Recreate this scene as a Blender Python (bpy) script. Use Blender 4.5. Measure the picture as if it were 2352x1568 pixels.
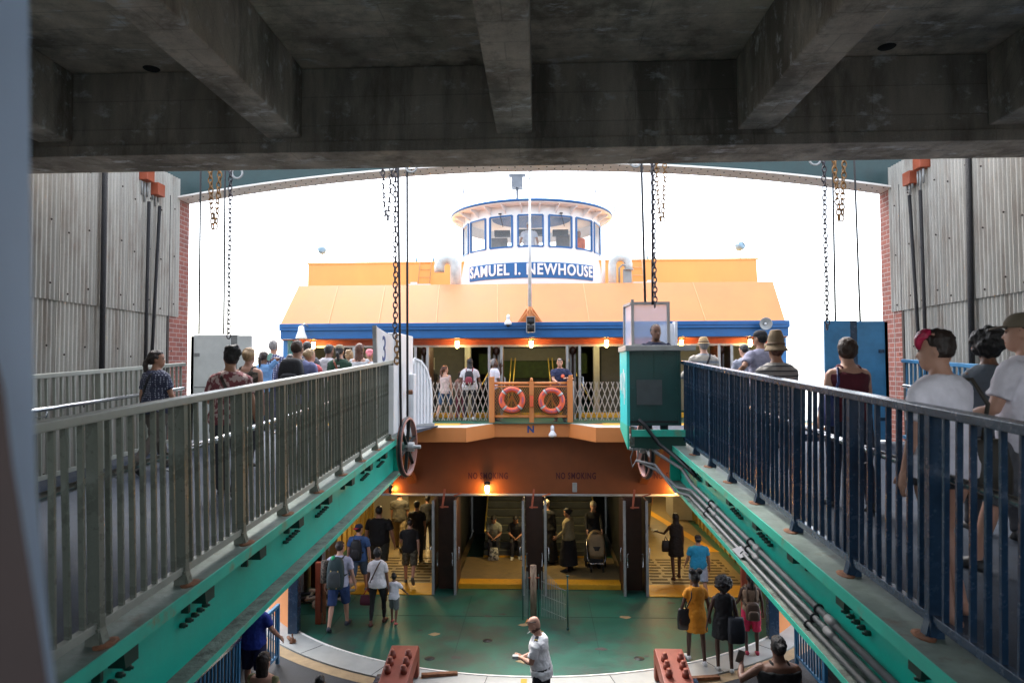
import bpy, bmesh, math, random
from mathutils import Vector, Matrix
for o in list(bpy.data.objects): bpy.data.objects.remove(o)
S = bpy.context.scene
COL = S.collection
R = math.radians
# ------------------------------------------------------------ camera, world, sun, exposure
CAMP = Vector((0.20, 0.0, 5.70)); FOC = 1568.0
yaw, pit, rol = R(2.337), R(2.228), R(0.25)
fw = Vector((-math.sin(yaw)*math.cos(pit), math.cos(yaw)*math.cos(pit), math.sin(pit)))
r0 = Vector((math.cos(yaw), math.sin(yaw), 0)); u0 = r0.cross(fw)
RT = r0*math.cos(rol) - u0*math.sin(rol); UP = u0*math.cos(rol) + r0*math.sin(rol)
cam = bpy.data.cameras.new('camera'); co = bpy.data.objects.new('camera', cam); COL.objects.link(co)
m = Matrix((RT, UP, -fw)).transposed().to_4x4(); m.translation = CAMP; co.matrix_world = m
cam.lens = 24; cam.sensor_width = 36; cam.clip_start = 0.05; cam.clip_end = 5000
cam.dof.use_dof = True; cam.dof.focus_distance = 13.0; cam.dof.aperture_fstop = 2.8
S.camera = co
SUN_EL, SUN_AZ = R(55), R(-20)          # azimuth measured from +Y clockwise: beyond the ferry, a little left
w = bpy.data.worlds.new('World'); S.world = w; w.use_nodes = True
nt = w.node_tree; bg = nt.nodes['Background']
sky = nt.nodes.new('ShaderNodeTexSky'); sky.sky_type = 'NISHITA'; sky.sun_disc = False
sky.sun_elevation = SUN_EL; sky.sun_rotation = SUN_AZ; sky.dust_density = 2; sky.air_density = 1.0; sky.ozone_density = 1
hs = nt.nodes.new('ShaderNodeHueSaturation'); hs.inputs['Saturation'].default_value = 0.4
nt.links.new(sky.outputs[0], hs.inputs['Color']); nt.links.new(hs.outputs[0], bg.inputs[0]); bg.inputs[1].default_value = 0.15
sl = bpy.data.lights.new('sun', 'SUN'); sl.energy = 0.65; sl.angle = R(20); sl.color = (1, .95, .88)
so = bpy.data.objects.new('sun', sl); COL.objects.link(so)
sd = Vector((math.sin(SUN_AZ)*math.cos(SUN_EL), math.cos(SUN_AZ)*math.cos(SUN_EL), math.sin(SUN_EL)))
so.rotation_euler = sd.to_track_quat('Z', 'Y').to_euler()
S.view_settings.view_transform = 'Standard'; S.view_settings.look = 'None'
S.view_settings.exposure = 2.42; S.view_settings.gamma = 1
S.cycles.max_bounces = 8; S.cycles.diffuse_bounces = 5; S.cycles.use_denoising = True

def ray(px, py):
    return fw + RT*((px-1176)/FOC) + UP*((784-py)/FOC)
def W(px, py, X=None, Y=None, Z=None):   # where the line of sight meets a real plane
    d = ray(px, py)
    t = (Y-CAMP.y)/d.y if Y is not None else (Z-CAMP.z)/d.z if Z is not None else (X-CAMP.x)/d.x
    return CAMP + d*t
# ------------------------------------------------------------ materials
MATS = {}
def M(name, col=None, rough=.55, metal=0., var=.18, scale=5., stretch=(1,1,1), bump=0., bscale=None, dirt=None, dcol=(.05,.04,.03), dscale=2.5, dthr=.55, emit=0., glass=0., fine=0., coat=0.):
    if name in MATS: return MATS[name]
    mt = bpy.data.materials.new(name); mt.use_nodes = True; MATS[name] = mt
    n = mt.node_tree.nodes; l = mt.node_tree.links; b = n['Principled BSDF']
    b.inputs['Roughness'].default_value = rough; b.inputs['Metallic'].default_value = metal
    if coat: b.inputs['Coat Weight'].default_value = coat
    if emit:
        b.inputs['Base Color'].default_value = (*col, 1); b.inputs['Emission Color'].default_value = (*col, 1); b.inputs['Emission Strength'].default_value = emit; return mt
    tc = n.new('ShaderNodeTexCoord'); mp = n.new('ShaderNodeMapping'); mp.inputs['Scale'].default_value = stretch
    l.new(tc.outputs['Object'], mp.inputs[0])
    nz = n.new('ShaderNodeTexNoise'); nz.inputs['Scale'].default_value = scale; nz.inputs['Detail'].default_value = 8; nz.inputs['Roughness'].default_value = .62
    l.new(mp.outputs[0], nz.inputs['Vector'])
    cr = n.new('ShaderNodeValToRGB'); cr.color_ramp.elements[0].position = .3; cr.color_ramp.elements[1].position = .72
    cr.color_ramp.elements[0].color = (*[max(0, c*(1-var)) for c in col], 1); cr.color_ramp.elements[1].color = (*[min(1, c*(1+var)) for c in col], 1)
    l.new(nz.outputs['Fac'], cr.inputs[0]); out = cr.outputs[0]
    if dirt:
        n2 = n.new('ShaderNodeTexNoise'); n2.inputs['Scale'].default_value = dscale; n2.inputs['Detail'].default_value = 10; n2.inputs['Roughness'].default_value = .7
        l.new(mp.outputs[0], n2.inputs['Vector'])
        r2 = n.new('ShaderNodeValToRGB'); r2.color_ramp.elements[0].position = dthr; r2.color_ramp.elements[1].position = min(1, dthr+.14)
        r2.color_ramp.elements[0].color = (0,0,0,1); r2.color_ramp.elements[1].color = (dirt,)*3+(1,)
        l.new(n2.outputs['Fac'], r2.inputs[0])
        mx = n.new('ShaderNodeMixRGB'); l.new(r2.outputs[0], mx.inputs[0]); l.new(out, mx.inputs[1]); mx.inputs[2].default_value = (*dcol, 1); out = mx.outputs[0]
    if fine:
        n3 = n.new('ShaderNodeTexNoise'); n3.inputs['Scale'].default_value = 90; n3.inputs['Detail'].default_value = 3
        l.new(tc.outputs['Object'], n3.inputs['Vector'])
        m3 = n.new('ShaderNodeMixRGB'); m3.blend_type = 'OVERLAY'; m3.inputs[0].default_value = fine; l.new(out, m3.inputs[1]); l.new(n3.outputs['Fac'], m3.inputs[2]); out = m3.outputs[0]
    l.new(out, b.inputs['Base Color'])
    rr = n.new('ShaderNodeMapRange'); rr.inputs['To Min'].default_value = max(.05, rough-.12); rr.inputs['To Max'].default_value = min(1, rough+.15)
    l.new(nz.outputs['Fac'], rr.inputs[0]); l.new(rr.outputs[0], b.inputs['Roughness'])
    if bump:
        bn = n.new('ShaderNodeTexNoise'); bn.inputs['Scale'].default_value = bscale or scale*4; bn.inputs['Detail'].default_value = 5
        l.new(mp.outputs[0], bn.inputs['Vector'])
        bp = n.new('ShaderNodeBump'); bp.inputs['Strength'].default_value = bump; bp.inputs['Distance'].default_value = .02
        l.new(bn.outputs['Fac'], bp.inputs['Height']); l.new(bp.outputs[0], b.inputs['Normal'])
    return mt
def pattern(name, kind, c1, c2, scale=20., rough=.8, c3=None):
    if name in MATS: return MATS[name]
    mt = M(name, c1, rough, var=.2, scale=8, bump=.25, bscale=9)
    n = mt.node_tree.nodes; l = mt.node_tree.links; b = n['Principled BSDF']; tc = [x for x in n if x.type == 'TEX_COORD'][0]
    base = b.inputs['Base Color'].links[0].from_socket
    mx = n.new('ShaderNodeMixRGB'); l.new(base, mx.inputs[1]); mx.inputs[2].default_value = (*c2, 1)
    cr = n.new('ShaderNodeValToRGB'); cr.color_ramp.interpolation = 'CONSTANT'
    if kind in ('stripes', 'plaid'):
        wv = n.new('ShaderNodeTexWave'); wv.bands_direction = 'Z'; wv.inputs['Scale'].default_value = scale; l.new(tc.outputs['Object'], wv.inputs[0])
        cr.color_ramp.elements[1].position = .8 if kind == 'stripes' else .55; src = wv.outputs['Fac']
        if kind == 'plaid':
            w2 = n.new('ShaderNodeTexWave'); w2.bands_direction = 'X'; w2.inputs['Scale'].default_value = scale; l.new(tc.outputs['Object'], w2.inputs[0])
            ad = n.new('ShaderNodeMath'); ad.operation = 'MULTIPLY'; l.new(wv.outputs['Fac'], ad.inputs[0]); l.new(w2.outputs['Fac'], ad.inputs[1]); src = ad.outputs[0]; cr.color_ramp.elements[1].position = .3
    elif kind == 'dots':
        vo = n.new('ShaderNodeTexVoronoi'); vo.inputs['Scale'].default_value = scale; vo.inputs['Randomness'].default_value = .25; l.new(tc.outputs['Object'], vo.inputs[0]); src = vo.outputs['Distance']
        cr.color_ramp.elements[0].color = (1,1,1,1); cr.color_ramp.elements[1].color = (0,0,0,1); cr.color_ramp.elements[1].position = .3
    else:
        no = n.new('ShaderNodeTexNoise'); no.inputs['Scale'].default_value = scale; no.inputs['Detail'].default_value = 4; l.new(tc.outputs['Object'], no.inputs[0]); src = no.outputs['Fac']; cr.color_ramp.elements[1].position = .52
    if kind != 'dots': cr.color_ramp.elements[0].color = (0,0,0,1); cr.color_ramp.elements[1].color = (1,1,1,1)
    l.new(src, cr.inputs[0]); l.new(cr.outputs[0], mx.inputs[0]); l.new(mx.outputs[0], b.inputs['Base Color'])
    return mt
def glassmat(name, tint, alpha, rough=.05):
    if name in MATS: return MATS[name]
    mt = bpy.data.materials.new(name); mt.use_nodes = True; MATS[name] = mt
    n = mt.node_tree.nodes; l = mt.node_tree.links; n.remove(n['Principled BSDF'])
    tr = n.new('ShaderNodeBsdfTransparent'); tr.inputs[0].default_value = (.92,.95,.97,1)
    g = n.new('ShaderNodeBsdfPrincipled'); g.inputs['Base Color'].default_value = (*tint, 1); g.inputs['Roughness'].default_value = rough
    mx = n.new('ShaderNodeMixShader'); mx.inputs[0].default_value = alpha; l.new(tr.outputs[0], mx.inputs[1]); l.new(g.outputs[0], mx.inputs[2])
    l.new(mx.outputs[0], n['Material Output'].inputs[0]); return mt

def concrete(name, col, stretch):
    mt = M(name, col, .85, var=.5, scale=1.5, stretch=stretch, bump=.5, bscale=9, dirt=.85, dcol=tuple(c*.33 for c in col), dscale=1.3, dthr=.47, fine=.3)
    n = mt.node_tree.nodes; l = mt.node_tree.links; b = n['Principled BSDF']; base = b.inputs['Base Color'].links[0].from_socket
    tc = [x for x in n if x.type == 'TEX_COORD'][0]
    mp = n.new('ShaderNodeMapping'); mp.inputs['Rotation'].default_value = (0,0,.5); mp.inputs['Scale'].default_value = (1,2.2,1.6); l.new(tc.outputs['Object'], mp.inputs[0])
    no = n.new('ShaderNodeTexNoise'); no.inputs['Scale'].default_value = 2.6; no.inputs['Detail'].default_value = 9; no.inputs['Roughness'].default_value = .72; l.new(mp.outputs[0], no.inputs[0])
    cr = n.new('ShaderNodeValToRGB'); cr.color_ramp.elements[0].position = .56; cr.color_ramp.elements[1].position = .66; l.new(no.outputs[0], cr.inputs[0])
    mx = n.new('ShaderNodeMixRGB'); l.new(cr.outputs[0], mx.inputs[0]); l.new(base, mx.inputs[1]); mx.inputs[2].default_value = (*[min(.75, c*2.4) for c in col], 1)
    br = n.new('ShaderNodeTexBrick'); br.inputs['Scale'].default_value = 1; br.inputs['Brick Width'].default_value = 2.4; br.inputs['Row Height'].default_value = .305; br.inputs['Mortar Size'].default_value = .006
    br.inputs['Color1'].default_value = (1,1,1,1); br.inputs['Color2'].default_value = (.90,.90,.90,1); br.inputs['Mortar'].default_value = (.68,.68,.68,1)
    sp = n.new('ShaderNodeSeparateXYZ'); l.new(tc.outputs['Object'], sp.inputs[0]); a1_ = n.new('ShaderNodeMath'); l.new(sp.outputs[1], a1_.inputs[0]); l.new(sp.outputs[2], a1_.inputs[1]); cbx = n.new('ShaderNodeCombineXYZ'); l.new(sp.outputs[0], cbx.inputs[0]); l.new(a1_.outputs[0], cbx.inputs[1]); l.new(cbx.outputs[0], br.inputs[0])
    mb_ = n.new('ShaderNodeMixRGB'); mb_.blend_type = 'MULTIPLY'; mb_.inputs[0].default_value = .8; l.new(mx.outputs[0], mb_.inputs[1]); l.new(br.outputs[0], mb_.inputs[2])
    l.new(mb_.outputs[0], b.inputs['Base Color']); return mt
CONC = concrete('concrete', (.58,.51,.42), (1,1,1)); CONCV = concrete('concrete_streaked', (.50,.445,.38), (1,1,.22))
def brickmat():
    mt = M('brick', (.3,.1,.07), .85); n = mt.node_tree.nodes; l = mt.node_tree.links; b = n['Principled BSDF']
    tc = [x for x in n if x.type == 'TEX_COORD'][0]; sx = n.new('ShaderNodeSeparateXYZ'); l.new(tc.outputs['Object'], sx.inputs[0])
    ad = n.new('ShaderNodeMath'); l.new(sx.outputs[0], ad.inputs[0]); l.new(sx.outputs[1], ad.inputs[1])
    cb = n.new('ShaderNodeCombineXYZ'); l.new(ad.outputs[0], cb.inputs[0]); l.new(sx.outputs[2], cb.inputs[1])
    br = n.new('ShaderNodeTexBrick'); br.inputs['Scale'].default_value = 1; br.inputs['Brick Width'].default_value = .21; br.inputs['Row Height'].default_value = .078; br.inputs['Mortar Size'].default_value = .007
    br.inputs['Color1'].default_value = (.24,.075,.055,1); br.inputs['Color2'].default_value = (.14,.045,.038,1); br.inputs['Mortar'].default_value = (.34,.30,.28,1); l.new(cb.outputs[0], br.inputs[0])
    base = b.inputs['Base Color'].links[0].from_socket; mx = n.new('ShaderNodeMixRGB'); mx.inputs[0].default_value = .75; l.new(base, mx.inputs[1]); l.new(br.outputs[0], mx.inputs[2]); l.new(mx.outputs[0], b.inputs['Base Color'])
    bp = n.new('ShaderNodeBump'); bp.inputs['Distance'].default_value = .01; bp.invert = True; l.new(br.outputs['Fac'], bp.inputs['Height']); l.new(bp.outputs[0], b.inputs['Normal']); return mt
RUST = (.16,.06,.025)
m_brick = brickmat()
m_corr = M('corrugated_sheet', (.43,.412,.37), .55, .1, var=.2, scale=1.6, stretch=(1,2.5,.35), dirt=.6, dcol=(.22,.17,.13), dscale=1.3, dthr=.49, fine=.25)
m_bolt = M('dark_bolt', (.05,.035,.03), .7, .3)
m_dark = M('dark_steel', (.022,.024,.026), .5, .4, dirt=.5, dcol=RUST, dthr=.6)
m_rope = M('black_cable', (.015,.015,.017), .7, bump=.8, bscale=60)
m_arch = M('arch_green', (.018,.05,.052), .5, var=.2, dirt=.3, dcol=(.05,.05,.045))
m_cream = M('cream_paint', (.92,.88,.82), .6, var=.08, dirt=.35, dcol=(.35,.25,.17), dthr=.6)
m_railo = M('lit_rail_paint', (.33,.345,.30), .4, var=.12, scale=9, dirt=.5, dcol=(.2,.17,.13), dscale=6, dthr=.64)  # paler copy of the rail paint, where lit sides of the rails show
m_railg = M('shaded_rail_paint', (.15,.162,.13), .27, var=.12, scale=9, dirt=.6, dcol=(.16,.13,.09), dscale=6, dthr=.66, fine=.15, bump=.08, bscale=60)  # rail paint darkened in colour for posts and bars facing away from the light
m_navy = M('navy_rail_paint', (.016,.042,.082), .24, var=.25, scale=9, dirt=.7, dcol=(.25,.27,.3), dscale=14, dthr=.665, bump=.1, bscale=60)
m_steel = M('polished_steel', (.62,.63,.65), .22, 1., var=.1)
m_pipe = M('galvanised_pipe', (.20,.20,.205), .55, .2, var=.2, dirt=.7, dcol=(.2,.14,.09), dscale=4, dthr=.58)
m_teal = M('teal_girder_paint', (.005,.52,.39), .38, var=.12, scale=2, stretch=(1,1,.4), dirt=.65, dcol=(.05,.17,.11), dscale=3.2, dthr=.62, fine=.12)
m_teall = M('teal_worn_paint', (.03,.52,.38), .4, var=.15, scale=3, dirt=.9, dcol=(.28,.15,.05), dscale=2.6, dthr=.575)
m_flange = M('grimy_flange', (.17,.20,.17), .75, var=.4, scale=7, dirt=.85, dcol=(.06,.05,.045), dscale=6, dthr=.5, bump=.5, bscale=40)
m_topfl = M('worn_top_flange', (.14,.185,.16), .6, var=.4, scale=4, dirt=.9, dcol=(.10,.065,.04), dscale=3.2, dthr=.56, bump=.3)
m_bracket = M('bracket_green', (.006,.05,.035), .6)
m_rust = M('rust', (.20,.085,.04), .85, var=.5, scale=12, bump=.5, bscale=40)
m_asph = M('ramp_asphalt', (.034,.046,.068), .7, var=.3, scale=6, bump=.55, bscale=150, fine=.5, dirt=.4, dcol=(.12,.125,.13), dscale=2)
m_asph.node_tree.nodes['Principled BSDF'].inputs['Specular IOR Level'].default_value = .22
m_apron = M('apron_asphalt', (.035,.037,.042), .7, var=.35, scale=3, bump=.5, bscale=90, fine=.5, dirt=.5, dcol=(.09,.09,.09), dscale=5, dthr=.66)
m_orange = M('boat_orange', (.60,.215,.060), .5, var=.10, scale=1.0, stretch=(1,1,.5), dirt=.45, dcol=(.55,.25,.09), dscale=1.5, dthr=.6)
m_oranged = M('shaded_orange_paint', (.20,.055,.012), .5, var=.15, scale=1.5, dirt=.35, dcol=(.2,.07,.03), dscale=2, dthr=.62)  # boat orange darkened in colour for the shade under the upper deck
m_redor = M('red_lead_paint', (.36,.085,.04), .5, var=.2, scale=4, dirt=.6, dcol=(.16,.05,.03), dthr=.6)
m_casing = M('casing_orange_lightened', (.82,.40,.11), .5, var=.08, scale=1.0, stretch=(1,1,.5), dirt=.4, dcol=(.6,.3,.1), dscale=1.5, dthr=.6)  # boat orange lightened in colour so the casing looks as brightly lit as the slope
m_blue = M('boat_blue', (.010,.11,.32), .45, var=.1)
m_white = M('boat_white', (.78,.80,.82), .45, var=.04, dirt=.25, dcol=(.6,.5,.38), dscale=1.5, dthr=.66)
m_whitew = M('worn_white_panel', (.72,.73,.75), .45, var=.08, dirt=.8, dcol=(.28,.17,.10), dscale=2.2, dthr=.66)
m_green = M('deck_green', (.010,.105,.070), .5, var=.3, scale=1.2, dirt=.75, dcol=(.035,.05,.042), dscale=.9, dthr=.46, fine=.25, bump=.12, bscale=25)
m_yel = M('safety_yellow', (.58,.29,.012), .5, var=.15, dirt=.7, dcol=(.22,.13,.02), dscale=5, dthr=.55)
m_rim = M('rim_white', (.40,.405,.38), .55, var=.12, scale=3, dirt=.55, dcol=(.25,.20,.16), dscale=3, dthr=.62)
m_tan = M('tan_timber', (.40,.28,.15), .75, var=.2, stretch=(1,1,1), dirt=.5, dcol=(.24,.2,.18), bump=.4, bscale=90)
m_brown = M('brown_door', (.055,.022,.013), .4, var=.25, dirt=.3, dcol=(.02,.01,.01))
m_alu = M('grey_jamb', (.36,.36,.36), .4, .5, var=.15, dirt=.5, dcol=(.15,.11,.09), dscale=6)
m_ifloor = M('inside_floor', (.20,.145,.07), .5, var=.25, dirt=.5, dcol=(.08,.06,.03), dscale=2)
m_iwall = M('inside_yellow_wall', (.48,.34,.11), .5, var=.1)
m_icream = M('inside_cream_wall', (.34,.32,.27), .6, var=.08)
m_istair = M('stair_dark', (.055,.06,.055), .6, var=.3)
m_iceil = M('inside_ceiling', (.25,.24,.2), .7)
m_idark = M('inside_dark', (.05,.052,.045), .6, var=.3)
m_ivis = M('seat_green', (.06,.11,.015), .5, var=.4)
m_brass = M('brass_rail', (.55,.40,.10), .35, .6)
m_glass = glassmat('window_glass', (.55,.60,.62), .12); m_scr = glassmat('scuffed_plastic_screen', (.62,.68,.85), .38, .35)
m_lampw = M('lamp_warm', (1, .60, .18), emit=14.); m_lampy = M('lamp_tube', (1, .80, .25), emit=3.0)
m_black = M('black_plastic', (.012,.012,.014), .45); m_grey = M('grey_metal', (.33,.34,.34), .45, .2, dirt=.3)
m_ring = M('lifebuoy_red', (.80,.13,.05), .5, var=.1); m_ringt = M('reflective_tape', (.50,.50,.48), .4); m_cord = M('black_cord', (.02,.02,.025), .7)
m_teald = M('booth_green', (.002,.05,.046), .4, var=.15, dirt=.3, dcol=(.01,.06,.06)); m_cyan = M('booth_cyan', (.01,.60,.60), .45, var=.1)
m_clamp = M('clamp_red', (.27,.062,.036), .5, var=.2, dirt=.7, dcol=(.2,.07,.04), dscale=5, dthr=.6)
m_chr = M('chain_rusty', (.26,.14,.05), .7, .3, var=.4, scale=14); m_chd = M('chain_dark', (.05,.045,.055), .5, .5, var=.4, scale=14)
m_text_blue = M('blue_letters', (.01,.06,.22), .5); m_text_red = M('red_letters', (.06,.003,.010), .6, dirt=.2, dcol=(.3,.08,.02), dthr=.6, dscale=9); m_text_white = M('white_letters', (.82,.82,.82), .5)
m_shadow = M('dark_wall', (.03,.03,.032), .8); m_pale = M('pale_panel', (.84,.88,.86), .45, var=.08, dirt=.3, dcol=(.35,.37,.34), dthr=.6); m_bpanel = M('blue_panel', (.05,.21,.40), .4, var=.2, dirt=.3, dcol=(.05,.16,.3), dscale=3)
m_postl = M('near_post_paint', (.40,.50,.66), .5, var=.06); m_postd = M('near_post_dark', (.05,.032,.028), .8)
m_hemp = M('hemp_rope', (.30,.26,.20), .9, var=.3, scale=20, bump=.8, bscale=60)
m_asp2 = M('mast_white', (.75,.75,.75), .4)
# ------------------------------------------------------------ mesh builder
class MB:
    def __init__(s): s.v = []; s.f = []; s.mi = []; s.sm = []; s.cur = 0; s.smooth = False
    def add(s, vs, fs):
        o = len(s.v); s.v += [tuple(v) for v in vs]
        for f in fs: s.f.append(tuple(i+o for i in f)); s.mi.append(s.cur); s.sm.append(s.smooth)
        return s
    def box(s, x0,x1,y0,y1,z0,z1):
        v = [(x,y,z) for x in (x0,x1) for y in (y0,y1) for z in (z0,z1)]
        return s.add(v, [(0,1,3,2),(4,6,7,5),(0,4,5,1),(2,3,7,6),(0,2,6,4),(1,5,7,3)])
    def obox(s, c, size, rot=None):
        rot = rot or Matrix.Identity(3); hx,hy,hz = [k/2 for k in size]; c = Vector(c)
        v = [c + rot@Vector((x,y,z)) for x in (-hx,hx) for y in (-hy,hy) for z in (-hz,hz)]
        return s.add(v, [(0,1,3,2),(4,6,7,5),(0,4,5,1),(2,3,7,6),(0,2,6,4),(1,5,7,3)])
    def bar(s, a, b, w, h=None, up=(0,0,1)):
        a, b = Vector(a), Vector(b); d = (b-a); L = d.length; d = d/L; up = Vector(up)
        if abs(d.dot(up)) > .98: up = Vector((0,1,0))
        x = d.cross(up).normalized(); z = x.cross(d); return s.obox((a+b)/2, (w, L, h or w), Matrix((x, d, z)).transposed())
    def tube(s, pts, r, n=8, cap=True):
        pts = [Vector(p) for p in pts]; rs = r if isinstance(r, (list,tuple)) else [r]*len(pts); o = s.smooth; s.smooth = True
        prev = None; rings = []
        for i, p in enumerate(pts):
            d = (pts[min(i+1, len(pts)-1)] - pts[max(i-1, 0)]).normalized()
            if prev is None:
                u = Vector((0,0,1)) if abs(d.z) < .9 else Vector((1,0,0)); x = d.cross(u).normalized()
            else: x = (prev - d*prev.dot(d)).normalized()
            prev = x; y = d.cross(x)
            rings.append([p + (x*math.cos(2*math.pi*k/n) + y*math.sin(2*math.pi*k/n))*rs[i] for k in range(n)])
        s.rings(rings, cap); s.smooth = o; return s
    def rings(s, rings, cap=True):
        n = len(rings[0]); v = [p for r_ in rings for p in r_]; f = []
        for i in range(len(rings)-1):
            for k in range(n): f.append((i*n+k, i*n+(k+1)%n, (i+1)*n+(k+1)%n, (i+1)*n+k))
        if cap: f.append(tuple(range(n-1,-1,-1))); f.append(tuple((len(rings)-1)*n+k for k in range(n)))
        return s.add(v, f)
    def prism(s, poly, ext):
        n = len(poly); ext = Vector(ext); v = [Vector(p) for p in poly] + [Vector(p)+ext for p in poly]
        return s.add(v, [tuple(range(n-1,-1,-1)), tuple(range(n,2*n))] + [(i,(i+1)%n,n+(i+1)%n,n+i) for i in range(n)])
    def lathe(s, prof, c=(0,0,0), axis=None, n=20, cap=True):   # prof: (r, h) along axis
        q = Vector(axis or (0,0,1)).to_track_quat('Z','Y'); c = Vector(c); o = s.smooth; s.smooth = True
        s.rings([[c + q@Vector((r_*math.cos(2*math.pi*k/n), r_*math.sin(2*math.pi*k/n), h)) for k in range(n)] for r_, h in prof], cap); s.smooth = o; return s
    def torus(s, c, Rr, r, axis=(0,0,1), n=28, m=10, sx=1., a0=0, a1=2*math.pi, xdir=None):
        ax = Vector(axis).normalized(); q = ax.to_track_quat('Z','Y'); c = Vector(c); full = abs(a1-a0-2*math.pi) < 1e-4
        x, y = (q@Vector((1,0,0)), q@Vector((0,1,0)))
        if xdir is not None: x = Vector(xdir).normalized(); y = ax.cross(x)
        o = s.smooth; s.smooth = True; rings = []
        for i in range(n if full else n+1):
            a = a0 + (a1-a0)*i/n; d = x*math.cos(a)*sx + y*math.sin(a); dn = (x*math.cos(a) + y*math.sin(a)*sx).normalized()
            rings.append([c + d*Rr + (dn*math.cos(2*math.pi*k/m) + ax*math.sin(2*math.pi*k/m))*r for k in range(m)])
        if full: rings.append(rings[0])
        s.rings(rings, cap=not full); s.smooth = o; return s
    def ball(s, c, rad, n=14, m=9):
        rad = (rad,)*3 if not hasattr(rad, '__len__') else rad; c = Vector(c); o = s.smooth; s.smooth = True
        s.rings([[c + Vector((rad[0]*math.sin(t)*math.cos(2*math.pi*k/n), rad[1]*math.sin(t)*math.sin(2*math.pi*k/n), -rad[2]*math.cos(t))) for k in range(n)] for t in [math.pi*(i+.02)/(m+.04) for i in range(m+1)]]); s.smooth = o; return s
    def mesh(s, name, mats):
        me = bpy.data.meshes.new(name); me.from_pydata(s.v, [], s.f)
        for mt in (mats if isinstance(mats, (list,tuple)) else [mats]): me.materials.append(mt)
        me.polygons.foreach_set('material_index', s.mi); me.polygons.foreach_set('use_smooth', s.sm)
        bm = bmesh.new(); bm.from_mesh(me); bmesh.ops.recalc_face_normals(bm, faces=bm.faces); bm.to_mesh(me); bm.free(); me.update(); return me
    def build(s, name, mats, parent=None, bevel=0., loc=None, rot=None, label=None):
        o = bpy.data.objects.new(name, s.mesh(name, mats)); COL.objects.link(o)
        if parent: o.parent = parent
        if loc is not None: o.location = loc
        if rot is not None: o.rotation_euler = rot
        if bevel: b = o.modifiers.new('bevel', 'BEVEL'); b.width = bevel; b.segments = 2; b.limit_method = 'ANGLE'
        if label: o['label'] = label
        return o
def mb(mi=0): return MB()
def tag(o, label=None, cat=None, group=None, kind=None):
    if label: o['label'] = label
    if cat: o['category'] = cat
    if group: o['group'] = group
    if kind: o['kind'] = kind
    return o
def empty(name, loc=(0,0,0), label=None, cat=None, group=None, rot=None):
    o = bpy.data.objects.new(name, None); COL.objects.link(o); o.location = loc; o.empty_display_size = .2
    if rot: o.rotation_euler = rot
    return tag(o, label, cat, group)
def link_copy(me, name, parent, loc, rot=None, scale=None):
    if name == 'baluster': rot = (random.gauss(0,.004), random.gauss(0,.004), random.gauss(0,.06))
    o = bpy.data.objects.new(name, me); COL.objects.link(o); o.parent = parent; o.location = loc
    if rot: o.rotation_euler = rot
    if scale: o.scale = scale
    return o
def text_mesh(body, size, ext=.004, font_bold=.0, spacing=1.):
    cu = bpy.data.curves.new('t', 'FONT'); cu.body = body; cu.size = size; cu.extrude = ext; cu.align_x = 'CENTER'; cu.align_y = 'CENTER'; cu.offset = font_bold; cu.space_character = spacing; cu.resolution_u = 3
    o = bpy.data.objects.new('t', cu); COL.objects.link(o); dg = bpy.context.evaluated_depsgraph_get(); me = bpy.data.meshes.new_from_object(o.evaluated_get(dg)); bpy.data.objects.remove(o)
    return me
def text_on(body, size, name, mat, parent, loc, rot, sx=1., **k):
    me = text_mesh(body, size, **k); me.materials.clear(); me.materials.append(mat)
    o = bpy.data.objects.new(name, me); COL.objects.link(o); o.parent = parent; o.location = loc; o.rotation_euler = rot; o.scale = (sx,1,1); return o
random.seed(7)
# ------------------------------------------------------------ setting
def part(m_, name, mat, root, bevel=0., label=None):
    o = m_.build(name, mat, root, bevel, label=label)
    g = root; off = Vector((0,0,0))
    while g is not None: off -= Vector(g.location); g = g.parent
    o.location = off; return o
def sub(m_, name, mat, pt, bevel=0.): return part(m_, name, mat, pt, bevel)
# water and ground
o = MB().add([(-900,-600,-2.2),(900,-600,-2.2),(900,1500,-2.2),(-900,1500,-2.2)], [(0,1,2,3)]).build('water', M('harbour_water', (.02,.035,.035), .08, bump=.4, bscale=.6)); tag(o, kind='structure')
BX, DC, DR = -0.05, 20.05, 7.22       # ferry axis, centre and radius of its round end
def arc(r, a0, a1, n, z, c=(BX, DC)): return [Vector((c[0]+r*math.sin(a0+(a1-a0)*i/n), c[1]-r*math.cos(a0+(a1-a0)*i/n), z)) for i in range(n+1)]
ga = MB()
a1 = R(46)
poly = arc(8.09, -a1, a1, 40, -.02) + [Vector((5.9,4,-.02)), Vector((-5.9,4,-.02))]
ga.prism(poly, (0,0,-.35)); o = ga.build('dock_apron', m_apron); tag(o, kind='structure')
gt = MB(); A, B = arc(7.82, -a1, a1, 48, -.015), arc(8.09, -a1, a1, 48, -.015)
for i in range(48): gt.add([A[i],A[i+1],B[i+1],B[i]], [(0,1,2,3)])
o = gt.build('dock_edge_timber', m_tan); tag(o, kind='structure')

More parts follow.
